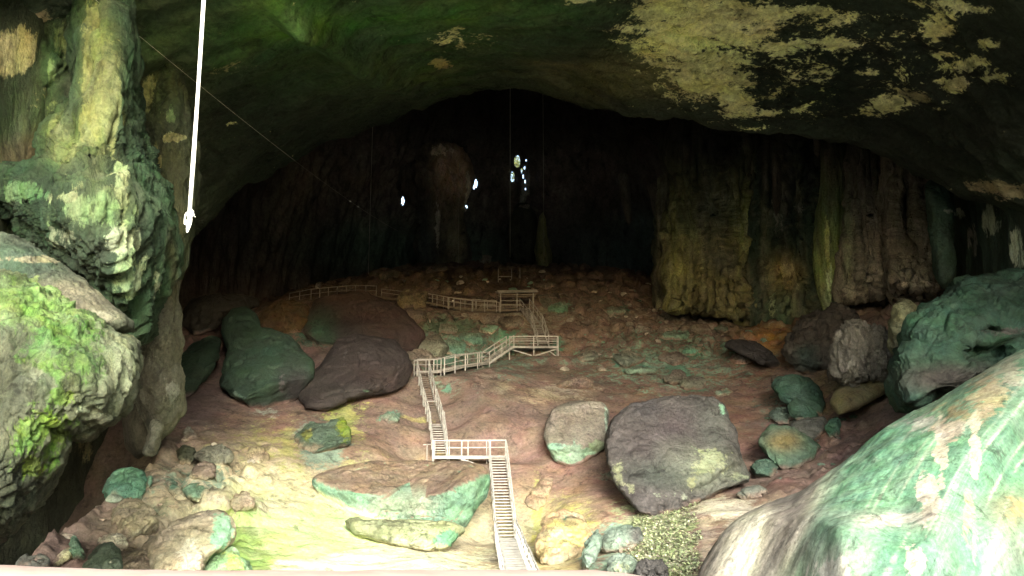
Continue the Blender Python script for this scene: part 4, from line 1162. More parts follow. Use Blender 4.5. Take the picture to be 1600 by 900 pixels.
# upper left pair and neighbours, the big ones coloured darker for the weak light
boulder('boulder', [(346, 604), (352, 575), (356, 545), (346, 520), (348, 500), (362, 482), (384, 477), (400, 490), (406, 512), (424, 514), (446, 522), (468, 545), (488, 566), (486, 590), (474, 612), (462, 632), (450, 648), (425, 650), (398, 645), (385, 632), (366, 620)], 70, 2.4,
     'tall dark teal boulder, leftmost of the big pair above the slope', 'boulder', M_slab, p=3.6, tilt=0.85, res=(110, 180), amp=0.35, nsc=0.35, ridge=0.1, chis=5, base=(0.041, 0.080, 0.052), soft=[(380, 510, 26, 40, (0.025, 0.049, 0.030), 0.8), (460, 600, 24, 50, (0.047, 0.040, 0.045), 0.9), (410, 640, 50, 14, (0.040, 0.038, 0.039), 0.9), (440, 555, 40, 30, (0.041, 0.082, 0.052), 0.7)],
     crisp=[(372, 618, 18, 6, (0.116, 0.204, 0.140), 0.8), (440, 600, 5, 30, (0.112, 0.107, 0.107), 0.6)], wob=9)
boulder('boulder', [(468, 606), (482, 588), (500, 570), (514, 550), (528, 531), (555, 523), (590, 526), (618, 534), (638, 552), (645, 576), (640, 598), (616, 610), (580, 618), (545, 626), (510, 638), (480, 640), (466, 626)], 72, 2.4,
     'smooth rounded dark purple grey boulder touching the middle staircase', 'boulder', M_slab, p=3.4, tilt=0.85, res=(110, 180), amp=0.25, nsc=0.35, base=(0.045, 0.037, 0.036), soft=[(500, 610, 40, 24, (0.052, 0.045, 0.040), 0.8), (600, 590, 40, 20, (0.063, 0.047, 0.042), 0.7)], crisp=[(540, 560, 4, 20, (0.112, 0.104, 0.104), 0.6), (575, 612, 14, 3, (0.083, 0.145, 0.087), 0.7)], wob=8)
boulder('boulder', [(470, 520), (478, 495), (492, 470), (520, 460), (560, 456), (596, 466), (622, 480), (645, 500), (664, 525), (650, 550), (620, 560), (560, 555), (500, 548)], 84, 2.4, 'broad brown hump of rock with teal left flank below the ridge railing', 'boulder', M_slab, p=3, tilt=1.3, res=(90, 150), amp=0.35, nsc=0.35, base=(0.059, 0.040, 0.035),
     soft=[(505, 520, 24, 34, (0.035, 0.078, 0.050), 0.9), (545, 520, 30, 14, (0.031, 0.031, 0.032), 0.8), (540, 465, 40, 8, (0.076, 0.047, 0.031), 0.7)], crisp=[(498, 515, 16, 20, (0.045, 0.107, 0.065), 0.7)], wob=8)
boulder('boulder', [(268, 600), (280, 560), (300, 538), (330, 525), (346, 532), (340, 560), (322, 590), (305, 612), (285, 625)], 68, 1.8, 'dark green boulder half hidden behind the tiered stalagmite', 'boulder', M_slab, p=2.6, res=(70, 110), amp=0.3, nsc=0.4, base=(0.023, 0.049, 0.030), tilt=0.9)
boulder('boulder', [(404, 512), (410, 490), (430, 474), (462, 472), (480, 480), (478, 500), (470, 524), (446, 520), (424, 514)], 86, 2.6, 'ochre brown rock pile top behind the tall teal boulder', 'boulder', M_rock, p=2.4, res=(60, 100), amp=0.4, nsc=0.7, ridge=0.3, base=(0.099, 0.067, 0.031), tilt=0.9, soft=[(440, 505, 20, 8, (0.063, 0.040, 0.027), 0.6)])
boulder('boulder', [(280, 500), (300, 470), (345, 462), (400, 466), (406, 480), (360, 482), (340, 510), (300, 525)], 92, 2.4, 'long dark rock on the shaded slope behind the tall teal boulder', 'boulder', M_slab, p=2.5, res=(60, 110), amp=0.4, nsc=0.5, ridge=0.2, base=(0.036, 0.034, 0.028), tilt=0.6)
boulder('boulder', [(1130, 540), (1150, 530), (1182, 534), (1206, 550), (1224, 575), (1218, 584), (1196, 572), (1160, 554)], 80, 1.6, 'slanted dark slab with black gap under it near the ochre earth', 'boulder', M_slab, p=3.6, tilt=0.7, res=(60, 100), amp=0.2, nsc=0.6, base=(0.045, 0.042, 0.043), chis=4)
boulder('boulder', [(548, 675), (545, 700), (520, 712), (490, 712), (466, 700), (462, 680), (478, 664), (510, 660), (538, 652)], 63, 1.1, 'half buried grey teal rock ringed by lime moss, below the rounded dark boulder', 'boulder', M_rock, p=2.3, tilt=1.2, res=(60, 100), amp=0.25, nsc=0.8, base=(0.091, 0.140, 0.098), crisp=[(540, 665, 18, 24, (0.190, 0.261, 0.044), 0.9), (478, 680, 10, 14, (0.189, 0.207, 0.054), 0.8)], wob=6)
# right cluster
RC = [
    ([(1206, 604), (1214, 589), (1240, 584), (1262, 590), (1280, 604), (1290, 632), (1284, 652), (1258, 650), (1240, 636), (1218, 624)], 67, 1.8, DTEAL, 'dark teal boulder, uppermost of the cluster in the right gully', 'x'),
    ([(1230, 632), (1244, 620), (1262, 630), (1278, 650), (1274, 662), (1250, 660), (1236, 648)], 65, 1.0, (0.063, 0.130, 0.087), 'mid teal boulder lying against the uppermost boulder of the right cluster', 'x'),
    ([(1200, 650), (1210, 640), (1232, 638), (1246, 648), (1240, 664), (1216, 664)], 64.5, 1.0, (0.097, 0.138, 0.109), 'grey green block on the left side of the right gully cluster', 'x'),
    ([(1228, 682), (1238, 660), (1262, 654), (1288, 652), (1296, 672), (1286, 690), (1262, 698), (1240, 692)], 62.5, 1.4, (0.128, 0.135, 0.116), 'flat grey boulder in the middle of the right gully cluster', 'x'),
    ([(1288, 668), (1296, 656), (1308, 655), (1312, 668), (1308, 684), (1296, 684)], 62.5, 0.8, (0.069, 0.162, 0.106), 'small round teal boulder, rightmost of the gully cluster', 'x'),
    ([(1186, 690), (1194, 674), (1206, 664), (1236, 668), (1262, 682), (1282, 698), (1272, 718), (1245, 732), (1222, 732), (1200, 716)], 60, 1.8, (0.103, 0.178, 0.120), 'large boulder with ochre top and green sides at the bottom of the right cluster', 'o'),
    ([(1172, 730), (1184, 720), (1200, 718), (1216, 730), (1208, 746), (1186, 752)], 56, 1.0, (0.076, 0.138, 0.098), 'small dark green boulder beside the right edge of the largest boulder', 'x'),
    ([(1150, 772), (1164, 764), (1182, 760), (1196, 768), (1186, 778), (1164, 782)], 50.5, 0.7, (0.165, 0.188, 0.150), 'low grey stone on the pale earth under the largest boulder', 'x'),
]
for pl, d, th, c, lab, t in RC:
    boulder('boulder', pl, d, th, lab, 'boulder', M_slab, p=2.8, tilt=0.5, res=(60, 100), amp=0.14, nsc=0.7, base=c, chis=6, soft=[(1225, 690, 26, 16, (0.247, 0.203, 0.090), 0.95)] if t == 'o' else (), crisp=[(1210, 725, 30, 8, (0.166, 0.292, 0.189), 0.7)] if t == 'o' else (), wob=5)
# lower left cluster
LC = [
    ([(163, 768), (168, 750), (182, 738), (204, 733), (222, 738), (228, 752), (224, 786), (210, 782), (190, 776), (172, 784)], 47, 1.6, (0.130, 0.296, 0.189), 'upright teal block with dark streaks above the tan boulder, lower left', M_rock, 4, {}),
    ([(222, 745), (238, 745), (236, 756), (226, 770), (222, 768)], 46.6, 0.5, (0.259, 0.508, 0.314), 'thin pale teal wedge leaning on the upright teal block', M_rock, 3, {}),
    ([(176, 812), (182, 794), (200, 780), (216, 781), (232, 795), (246, 815), (244, 832), (230, 842), (212, 854), (198, 846), (184, 830)], 42.5, 1.5, (0.460, 0.422, 0.267), 'tan pyramid-shaped boulder with pale lower edge, lower left', M_rock, 6, dict(crisp=[(215, 840, 26, 12, (0.685, 0.684, 0.480), 0.8)])),
    ([(154, 848), (162, 838), (180, 834), (194, 840), (199, 852), (190, 866), (172, 868), (160, 860)], 40, 0.9, (0.688, 0.687, 0.508), 'small chalk white boulder wedged behind the grey green one, lower left', M_rock, 4, {}),
    ([(130, 884), (140, 868), (158, 852), (174, 848), (186, 862), (187, 884), (180, 905), (176, 920), (130, 920)], 37.5, 1.2, (0.141, 0.200, 0.138), 'smooth grey green boulder with a tiny white mark at the bottom left', M_slab, 4, dict(crisp=[(173, 877, 4, 3, (0.671, 0.729, 0.548), 0.8)])),
    ([(186, 890), (188, 870), (205, 860), (224, 858), (236, 872), (240, 900), (236, 925), (188, 925)], 37.2, 1.2, (0.305, 0.263, 0.188), 'brown boulder at the bottom edge between grey green and big cream boulders', M_rock, 5, {}),
    ([(223, 868), (228, 852), (250, 832), (284, 815), (314, 803), (340, 800), (358, 810), (364, 826), (360, 846), (344, 858), (326, 870), (316, 890), (306, 915), (298, 935), (240, 930), (232, 895)], 38.5, 2.2, (0.461, 0.422, 0.281), 'big cream boulder with teal right end, biggest of the lower left cluster', M_slab, 5, dict(crisp=[(348, 832, 18, 30, (0.321, 0.605, 0.374), 0.95), (295, 860, 26, 34, (0.731, 0.731, 0.531), 0.75)])),
    ([(318, 895), (328, 873), (346, 862), (362, 858), (384, 880), (392, 910), (388, 935), (310, 935)], 36.8, 1.2, (0.355, 0.626, 0.312), 'lime and teal boulder tucked under the right end of the big cream boulder', M_rock, 3, dict(crisp=[(365, 880, 20, 24, (0.448, 0.693, 0.180), 0.85)])),
    ([(256, 760), (266, 753), (280, 762), (290, 776), (280, 781), (264, 770)], 48, 0.6, (0.110, 0.224, 0.151), 'flat dark teal slab left of the faceted teal stone', M_rock, 4, {}),
    ([(288, 766), (298, 759), (316, 758), (327, 768), (325, 778), (312, 785), (298, 782)], 47, 0.9, (0.165, 0.297, 0.186), 'faceted teal stone resting right of the flat dark teal slab', M_rock, 7, {}),
    ([(276, 705), (288, 698), (302, 704), (306, 716), (296, 728), (286, 724)], 54, 0.9, (0.106, 0.120, 0.077), 'dark olive stone just below the tiered stalagmite', M_rock, 5, {}),
    ([(304, 712), (320, 700), (345, 695), (360, 706), (362, 720), (344, 730), (322, 726)], 54, 1.2, (0.218, 0.224, 0.167), 'low wide grey brown stone right of the dark olive stone', M_rock, 5, {}),
    ([(284, 690), (287, 676), (294, 668), (302, 672), (309, 684), (306, 692)], 57, 0.8, (0.254, 0.253, 0.202), 'upright pale grey stone at the right foot of the tiered stalagmite', M_rock, 4, {}),
    ([(296, 745), (304, 730), (320, 722), (334, 728), (334, 744), (318, 752)], 50.5, 1.0, (0.321, 0.247, 0.188), 'pinkish stone below the wide grey brown stone', M_rock, 5, {}),
    ([(110, 850), (114, 838), (120, 840), (126, 856), (134, 872), (128, 884), (116, 884)], 38.5, 0.5, (0.165, 0.297, 0.186), 'upright green stone spike at the bottom left', M_rock, 2, {}),
    ([(78, 890), (90, 874), (102, 860), (113, 858), (110, 868), (96, 880), (86, 890)], 36.5, 0.4, (0.461, 0.474, 0.264), 'narrow yellowish leaf-shaped slab at the bottom left', M_rock, 1, {}),
    ([(358, 790), (366, 774), (382, 770), (394, 778), (399, 796), (390, 806), (370, 806)], 45.5, 1.0, (0.502, 0.414, 0.282), 'round pinkish tan boulder beside the lime mossy ground', M_rock, 3, dict(crisp=[(378, 802, 24, 8, (0.708, 0.687, 0.509), 0.8)])),
    ([(30, 885), (40, 872), (62, 868), (72, 878), (66, 892), (40, 895)], 36.5, 0.7, (0.107, 0.118, 0.100), 'dark stone in the shade at the far bottom left', M_rock, 4, {}),
    ([(392, 700), (386, 714), (400, 728), (416, 726), (420, 712), (410, 702)], 56, 0.7, (0.304, 0.262, 0.155), 'half buried tan stone near the streak of yellow moss', M_rock, 3, {}),
    ([(240, 800), (252, 788), (270, 792), (272, 806), (256, 812)], 45, 0.6, (0.222, 0.330, 0.222), 'small grey teal stone behind the big cream boulder', M_rock, 5, {}),
]
for pl, d, th, c, lab, mt, ch, kw in LC:
    boulder('boulder', pl, d, th, lab, 'boulder', mt, chk=(0.66, 0.93), p=4, tilt=0.9, res=(64, 110), amp=0.13, nsc=0.9, ridge=0.04, base=c, chis=ch + 5, wob=5, **kw)
boulder('boulder', [(1000, 895), (1008, 882), (1024, 877), (1036, 884), (1038, 900), (1030, 915), (1004, 915)], 37, 0.7, 'charcoal black jagged stone in the moss patch at the bottom', 'boulder', M_rock, p=2.5, res=(60, 90), amp=0.25, nsc=1.2, ridge=0.25, base=(0.07, 0.068, 0.066))
boulder('boulder', [(938, 845), (950, 828), (975, 820), (1000, 824), (1006, 842), (1000, 856), (970, 862), (945, 862)], 43.5, 1.0, 'pale teal boulder with dark right end, left of the moss patch', 'boulder', M_rock, p=2.6, tilt=0.5, res=(60, 100), amp=0.15, nsc=0.8, base=(0.229, 0.323, 0.258), soft=[(995, 838, 12, 16, (0.124, 0.119, 0.114), 0.9)], chis=4, crisp=[(965, 845, 20, 10, (0.345, 0.446, 0.363), 0.6)])
boulder('boulder', [(946, 888), (958, 872), (984, 868), (996, 882), (990, 905), (950, 908)], 39, 0.8, 'teal rock with lime speckles just below the pale teal boulder', 'boulder', M_rock, p=2.5, tilt=0.5, res=(50, 90), amp=0.15, nsc=0.8, base=(0.235, 0.310, 0.246), crisp=[(970, 885, 20, 14, (0.358, 0.433, 0.278), 0.6)])
boulder('boulder', [(905, 890), (912, 860), (926, 832), (936, 822), (936, 850), (924, 880), (912, 905)], 42.5, 0.7, 'narrow pale teal rock blade on the reddish slope, bottom middle', 'boulder', M_rock, p=2.5, tilt=0.5, res=(50, 80), amp=0.12, nsc=0.8, base=(0.249, 0.355, 0.283))
boulder('boulder', [(822, 790), (830, 768), (850, 742), (868, 742), (862, 765), (850, 790), (838, 800)], 53, 0.8, 'half buried reddish rock with a dark crack right of the lower staircase', 'boulder', M_rock, p=2.3, tilt=0.9, res=(50, 80), amp=0.15, nsc=0.8, base=(0.40, 0.30, 0.19))
boulder('boulder', [(838, 850), (850, 815), (880, 795), (910, 805), (922, 835), (905, 870), (870, 885), (845, 878)], 46, 1.0, 'broad mound of yellow stained rock right of the lower walkway', 'boulder', M_rock, p=2.2, tilt=1.2, res=(60, 100), amp=0.2, nsc=0.7, ridge=0.08, base=(0.44, 0.34, 0.19), crisp=[(880, 840, 34, 30, (0.56, 0.52, 0.2), 0.8), (882, 808, 6, 8, (0.184, 0.281, 0.175), 0.7)])

# hilltop rocks
HR = [
    (640, 500, 24, 22, 94, (0.169, 0.143, 0.111), 'brown upright rock left end of the green rubble above the middle stairs'), (672, 545, 26, 20, 86, (0.208, 0.221, 0.163), 'tan and green rock above the top of the middle staircase'),
    (655, 560, 22, 16, 83, (0.221, 0.195, 0.156), 'tan rock directly behind the upper walkway corner'), (705, 545, 20, 12, 87, (0.143, 0.273, 0.195), 'teal rock in the rubble right of the tan and green rock'),
    (735, 530, 22, 9, 89, (0.156, 0.312, 0.221), 'flat bright teal rock below the boardwalk railing'), (700, 515, 16, 9, 92, (0.195, 0.221, 0.169), 'grey green rock in the rubble below the boardwalk'),
    (765, 515, 18, 8, 91, (0.156, 0.286, 0.195), 'low teal rock left of the upper staircase'), (760, 548, 16, 7, 84, (0.169, 0.312, 0.221), 'teal rock beside the foot of the short side stair'),
    (642, 468, 26, 16, 100, (0.221, 0.189, 0.111), 'yellowish brown rock heap at the bend of the boardwalk'), (800, 505, 20, 10, 92, (0.182, 0.163, 0.130), 'brown rock behind the viewing platform'),
    (860, 472, 20, 12, 100, (0.156, 0.163, 0.124), 'squarish grey rock right of the roofed shelter'), (872, 484, 14, 9, 97, (0.169, 0.351, 0.234), 'bright teal stone under the squarish grey rock'),
    (890, 520, 20, 14, 90, (0.169, 0.124, 0.104), 'brown boulder right of the upper staircase'), (960, 487, 24, 6, 96, (0.182, 0.260, 0.195), 'long flat teal slab in the middle of the right rubble slope'),
    (920, 560, 16, 10, 85, (0.195, 0.221, 0.169), 'grey green stone right of the viewing platform legs'), (985, 562, 24, 14, 83, (0.182, 0.215, 0.163), 'square grey green rock, left of the two-toned stones'),
    (1003, 580, 28, 6, 80, (0.247, 0.377, 0.273), 'pale teal ledge stone above the largest boulder'), (1050, 562, 24, 12, 83, (0.182, 0.163, 0.137), 'brown oval rock on the right rubble slope'),
    (1082, 549, 20, 7, 85, (0.156, 0.338, 0.240), 'vivid flat teal stone beside the brown oval rock'), (1055, 526, 24, 6, 90, (0.156, 0.273, 0.195), 'teal slab high on the right rubble slope'),
    (1056, 592, 18, 12, 77, (0.195, 0.182, 0.143), 'wedge shaped stone pointing down above the largest boulder'), (1085, 600, 22, 12, 76, (0.195, 0.202, 0.150), 'tan grey stone right of the wedge shaped stone'),
    (1128, 614, 14, 5, 72, (0.169, 0.351, 0.247), 'small flat teal stone above the right edge of the largest boulder'), (1128, 515, 10, 6, 93, (0.143, 0.195, 0.143), 'small round green stone near the ochre earth'),
    (1152, 492, 14, 9, 95, (0.351, 0.325, 0.260), 'pale grey stone at the foot of the olive curtain'), (1095, 515, 18, 8, 92, (0.169, 0.143, 0.104), 'dull brown stone below the olive curtain'),
    (900, 600, 30, 9, 77, (0.234, 0.182, 0.143), 'low grey brown rock above the tan grey slab'), (1165, 560, 24, 8, 79, (0.182, 0.163, 0.143), 'flat grey brown stone left of the slanted dark slab'),
    (1215, 592, 10, 6, 73, (0.221, 0.182, 0.143), 'small brown stone above the right gully cluster'), (690, 605, 8, 5, 71, (0.195, 0.351, 0.234), 'tiny teal stone right of the middle staircase'),
    (610, 655, 12, 6, 65, (0.234, 0.390, 0.273), 'small pale teal stone alone on the brown slope left of the stairs'), (960, 745, 16, 8, 55.5, (0.325, 0.429, 0.312), 'grey teal stone between the two round slabs'),
    (540, 452, 18, 6, 106, (0.208, 0.182, 0.156), 'grey stone under the ridge railing'), (500, 448, 6, 5, 109, (0.338, 0.325, 0.286), 'small pale stone behind the ridge railing'), (760, 405, 8, 8, 121, (0.260, 0.247, 0.208), 'small pale upright stone on the crest'),
    (600, 428, 26, 8, 115, (0.156, 0.137, 0.091), 'long brown stone on the left part of the crest'), (680, 420, 24, 8, 117, (0.130, 0.117, 0.085), 'dark stone on the crest below the far arched fin'), (930, 452, 22, 7, 106, (0.156, 0.130, 0.091), 'brown slab on the right shoulder of the crest'),
    (1010, 470, 18, 6, 103, (0.195, 0.156, 0.098), 'tan slab at the right end of the crest'), (850, 445, 20, 6, 110, (0.143, 0.124, 0.091), 'dark brown slab right of the small timber rack'),
]
for i, (cx, cy, rx, ry, d, c, lab) in enumerate(HR):
    boulder('boulder', ell(cx, cy, rx, ry, 11, 0.25, i), d, 0.5 * rx * d / FPX + 0.3, lab, 'boulder', M_rock, p=4.5, tilt=1.1, res=(44, 72), amp=0.16, nsc=0.8, ridge=0.06, base=c, chis=12, chk=(0.6, 0.9), wob=5, bg=0.12, default_b=(0.2, 0.3, 0.2), soft=[(cx, cy - ry, rx, ry * 0.6, (0.13, 0.085, 0.065), 0.5)], group='rocks scattered on the upper slope')
# loose rubble: individual stones dropped on the slope
def icos(sub=2):
    import bmesh
    bm = bmesh.new()
    bmesh.ops.create_icosphere(bm, subdivisions=sub, radius=1)
    V = np.array([v.co[:] for v in bm.verts], np.float32)
    F = np.array([[v.index for v in f.verts] for f in bm.faces], np.int32)
    bm.free()
    return V, F


IV, IF = icos(3)
LABS = {'hill': ('small loose brown or grey stone strewn over the upper rubble slope', 'loose stones on the upper slope'),
        'low': ('small loose pale stone among the big boulders at lower left', 'loose stones at lower left'),
        'gully': ('small loose dark stone along the right gully', 'loose stones in the right gully')}


protos = {}
for kind, cols in (('hill', [(0.24, 0.185, 0.15), (0.28, 0.25, 0.205), (0.18, 0.29, 0.21), (0.46, 0.42, 0.34)]), ('low', [(0.40, 0.34, 0.24), (0.28, 0.34, 0.25), (0.50, 0.46, 0.34)]), ('gully', [(0.15, 0.14, 0.12), (0.12, 0.18, 0.13)])):
    protos[kind] = []
    for k, c in enumerate(cols * 2):
        rr = np.random.default_rng(hash_name(kind) + k)
        V = IV.copy() * np.array([1, 0.8, 0.55])
        for _ in range(9):
            n = rr.normal(size=3)
            n /= np.linalg.norm(n)
            h = rr.uniform(0.45, 0.75)
            dd = V @ n
            V = V - np.maximum(dd - h, 0)[:, None] * n * 0.95
        V = V + 0.07 * fbm(V * 2 + k * 5, 3, k)[:, None] * V
        A = np.tile(np.array(c), (len(V), 1))
        B = np.tile(np.array((0.2, 0.3, 0.2)), (len(V), 1))
        o = mesh_obj('stone', V, IF, M_rock, None, attrs(A, B, np.full(len(V), 0.15)), smooth=False)
        protos[kind].append([o, False])


def stone(kind, px, py_, d, s):
    p = W(px, py_, d)
    x, y = p[0], p[1]
    z = float(ground_at(x, y))
    rec = random.choice(protos[kind])
    if not rec[1]:
        o = rec[0]
        rec[1] = True
    else:
        o = rec[0].copy()
        COL.objects.link(o)
    o.location = (x, y, z + 0.02 * s)
    o.scale = (s, s * random.uniform(0.7, 1.1), s * random.uniform(0.5, 0.9))
    o.rotation_euler = (random.uniform(-0.4, 0.4), random.uniform(-0.4, 0.4), random.uniform(0, 6.28))
    tag(o, LABS[kind][0], 'stone', LABS[kind][1])


for _ in range(210):
    px_ = random.uniform(620, 1200)
    d = random.uniform(80, 112)
    if 770 < px_ < 880 and d < 100:
        continue
    stone('hill', px_, 500, d, random.uniform(0.25, 0.8) ** 1.2)
for _ in range(60):
    stone('low', random.uniform(110, 410), 500, random.uniform(36, 56), random.uniform(0.15, 0.5))
for _ in range(18):
    stone('gully', random.uniform(1190, 1330), 500, random.uniform(50, 72), random.uniform(0.15, 0.4))
for k in protos:
    for o, used in protos[k]:
        if not used:
            bpy.data.objects.remove(o)

# low leafy growth between the boulders
def moss_patch():
    n = 15000
    px_ = np.random.default_rng(3).normal(1020, 48, n)
    d_ = np.random.default_rng(4).uniform(37.5, 49, n)
    nz_ = 60 * fbm(np.stack([px_ * 0.03, d_ * 0.35, 0 * d_], -1), 4, 9)
    keep = (px_ + nz_ > 962 + (d_ - 37) * 2.2) & (px_ + nz_ < 1088 - (d_ - 37) * 1.5)
    px_, d_ = px_[keep], d_[keep]
    p = W(px_, np.full_like(px_, 700), d_)
    z = ground_at(p[:, 0], p[:, 1])
    rr = np.random.default_rng(5)
    V, F, A = [], [], []
    for i in range(len(p)):
        c = np.array([p[i, 0], p[i, 1], z[i] + rr.uniform(0.02, 0.22)])
        t = rr.uniform(0, 6.28)
        L = rr.uniform(0.09, 0.2)
        up = rr.uniform(-0.2, 0.9)
        a = np.array([math.cos(t), math.sin(t), up])
        a /= np.linalg.norm(a)
        b = np.cross(a, [0, 0, 1])
        b /= np.linalg.norm(b)
        k = len(V)
        V += [c, c + a * L * 0.5 + b * L * 0.36, c + a * L, c + a * L * 0.5 - b * L * 0.36]
        F.append([k, k + 1, k + 2, k + 3])
        col = np.array([(0.46, 0.55, 0.28), (0.58, 0.64, 0.40), (0.34, 0.42, 0.21), (0.36, 0.33, 0.24)][rr.integers(4)])
        A += [col] * 4
    A = np.array(A)
    o = mesh_obj('moss', np.array(V), np.array(F), M_moss, None, attrs(A, A, np.zeros(len(A))), smooth=False)
    tag(o, 'pale green leafy moss covering the ground below the largest boulder', 'moss', kind='stuff')


moss_patch()

# ================================================================== TIMBER STAIRS
class MB:
    def __init__(self):
        self.V, self.F = [], []

    def beam(self, a, b, w, h, up=None):
        a, b = Vector(a), Vector(b)
        d = (b - a)
        if d.length < 1e-6:
            return self
        d.normalize()
        upv = Vector(up) if up is not None else Vector((0, 0, 1))
        if abs(d.dot(upv)) > 0.98:
            upv = Vector((0, 1, 0))
        s = d.cross(upv).normalized()
        u = s.cross(d).normalized()
        k = len(self.V)
        for e in (a, b):
            for (i, j) in ((-1, -1), (1, -1), (1, 1), (-1, 1)):
                self.V.append(tuple(e + s * (i * w / 2) + u * (j * h / 2)))
        self.F += [(k, k + 1, k + 2, k + 3), (k + 7, k + 6, k + 5, k + 4)] + [(k + i, k + 4 + i, k + 4 + (i + 1) % 4, k + (i + 1) % 4) for i in range(4)]
        return self

    def build(self, name, mat, parent, loc=None):
        V = np.array(self.V, np.float32)
        q = parent
        while q is not None:
            V = V - np.array(q.location, np.float32)
            q = q.parent
        o = mesh_obj(name, V, np.array(self.F), mat, parent, None, smooth=False)
        bv = o.modifiers.new('bevel', 'BEVEL')
        bv.width = 0.006
        bv.segments = 1
        return o


def jit(s):
    return random.uniform(-s, s)


def rails(root, pts, side, mat, hgt=1.0, mid=True, foot=0.35, every=1, post_w=0.09, rail_w=0.09, skip=()):
    """posts standing on the line pts (top of deck), a handrail and a mid rail along them"""
    tops = []
    for i, p in enumerate(pts):
        t = p + Vector((jit(0.02), jit(0.02), hgt + jit(0.02)))
        tops.append(t)
        if i in skip:
            continue
        MB().beam(p - Vector((0, 0, foot)), t + Vector((0, 0, 0.05)), post_w, post_w).build('post', mat, root)
    for i in range(len(pts) - 1):
        MB().beam(tops[i], tops[i + 1], rail_w * 0.75, rail_w).build('handrail', mat, root)
        if mid:
            m0 = pts[i] + Vector((0, 0, hgt * 0.52 + jit(0.03)))
            m1 = pts[i + 1] + Vector((0, 0, hgt * 0.52 + jit(0.03)))
            MB().beam(m0, m1, rail_w * 0.55, rail_w * 0.75).build('mid_rail', mat, root)


def lerp(a, b, t):
    return a + (b - a) * t


def flight(root, p0, p1, width, n, mat, tmat, hgt=1.0, nposts=4, sides=(-1, 1), foot=0.4):
    d = p1 - p0
    hd = Vector((d.x, d.y, 0)).normalized()
    s = Vector((hd.y, -hd.x, 0))
    for k in (-1, 1):
        off = s * (k * (width / 2 + 0.03))
        MB().beam(p0 + off - Vector((0, 0, 0.12)), p1 + off - Vector((0, 0, 0.12)), 0.06, 0.24).build('stringer', mat, root)
    run = Vector((d.x, d.y, 0)).length
    depth = min(0.27, run / n * 0.86)
    for i in range(n):
        c = p0 + d * ((i + 0.5) / n) + Vector((0, 0, jit(0.012)))
        a = c - s * (width / 2 + jit(0.015))
        b = c + s * (width / 2 + jit(0.015))
        MB().beam(a, b + hd * jit(0.02), depth, 0.05).build('step', tmat, root)
    for k in sides:
        off = s * (k * (width / 2 + 0.10))
        rails(root, [p0 + off + d * (i / (nposts - 1)) for i in range(nposts)], k, mat, hgt, True, foot)


def deck(root, a, b, width, mat, plank=0.16, thick=0.045, frame=True):
    """walkway deck from a to b (centre line, top of deck), planks across"""
    d = b - a
    hd = Vector((d.x, d.y, 0)).normalized()
    s = Vector((hd.y, -hd.x, 0))
    m = MB()
    n = max(1, int(d.length / plank))
    for i in range(n):
        c = a + d * ((i + 0.5) / n) - Vector((0, 0, thick / 2 + jit(0.006)))
        m.beam(c - s * (width / 2 + jit(0.03)), c + s * (width / 2 + jit(0.03)), d.length / n * 0.9, thick)
    m.build('deck', mat, root)
    if frame:
        for k in (-1, 1):
            off = s * (k * (width / 2 - 0.05)) - Vector((0, 0, thick + 0.09))
            MB().beam(a + off, b + off, 0.07, 0.17).build('joist', mat, root)


# lower walkway and staircase
A0, A1 = V3(807, 898, 38.6), V3(790.5, 840, 52)
A0.z = A1.z
A00 = A0 + (A0 - A1).normalized() * 5
r = empty('walkway', A1 - Vector((0, 0, 0.4)), 'bleached timber walkway with handrails running from the bottom edge to the stairs', 'walkway')
deck(r, A00, A1, 1.15, M_wood)
for k in (-1, 1):
    s = Vector((1, 0, 0)) * (k * 0.62)
    rails(r, [lerp(A00, A1, i / 12) + s for i in range(13)], k, M_wood, 1.0, True, 0.45)
B0, B1 = A1 + Vector((0, 0.05, 0.05)), V3(778, 712, 60)
r = empty('staircase', B0, 'lower staircase, longest straight flight, bleached pale timber beside the flat-topped boulder', 'staircase', 'timber staircases')
flight(r, B0, B1, 1.02, 27, M_wood, M_tread, 0.95, 9)
# landing
LZ = B1.z
C0, C1 = V3(678, 711, 60.6), V3(790, 711, 60.6)
C0.z = C1.z = LZ
C0.y = C1.y = B1.y + 0.6
r = empty('landing', C0 - Vector((0, 0, 0.5)), 'pale timber landing with railings joining the lower and middle staircases', 'landing')
deck(r, C0, C1, 1.15, M_wood)
xl, xm = C0.x, W(766, 711, 60)[0]
yf, yb = C0.y - 0.56, C0.y + 0.56
fr = [Vector((x, yf, LZ)) for x in np.linspace(xl, xm, 3)]
rails(r, fr, 1, M_wood, 1.05, True, 0.6)
xb0 = W(702, 711, 61.2)[0]
rails(r, [Vector((x, yb, LZ)) for x in np.linspace(xb0, C1.x, 4)], 1, M_wood, 1.05, True, 0.6)
rails(r, [Vector((xl, yf, LZ)), Vector((xl, yb, LZ))], 1, M_wood, 1.05, True, 0.6)
rails(r, [Vector((C1.x, yf, LZ)), Vector((C1.x, yb, LZ))], 1, M_wood, 1.05, True, 0.6)
MB().beam(fr[1] - Vector((0, -0.02, 0.25)), Vector((xm, yf, LZ - 0.95)), 0.08, 0.12).build('brace', M_wood, r)
r = empty('marker_post', V3(667, 724, 59.6), 'lone thin crossbar post standing left of the pale landing', 'post')
MB().beam(V3(667, 726, 59.6), V3(667.5, 694, 59.6), 0.07, 0.07).build('upright', M_wood2, r)
MB().beam(V3(661, 695, 59.6), V3(676, 694, 59.6), 0.07, 0.07).build('crossbar', M_wood2, r)
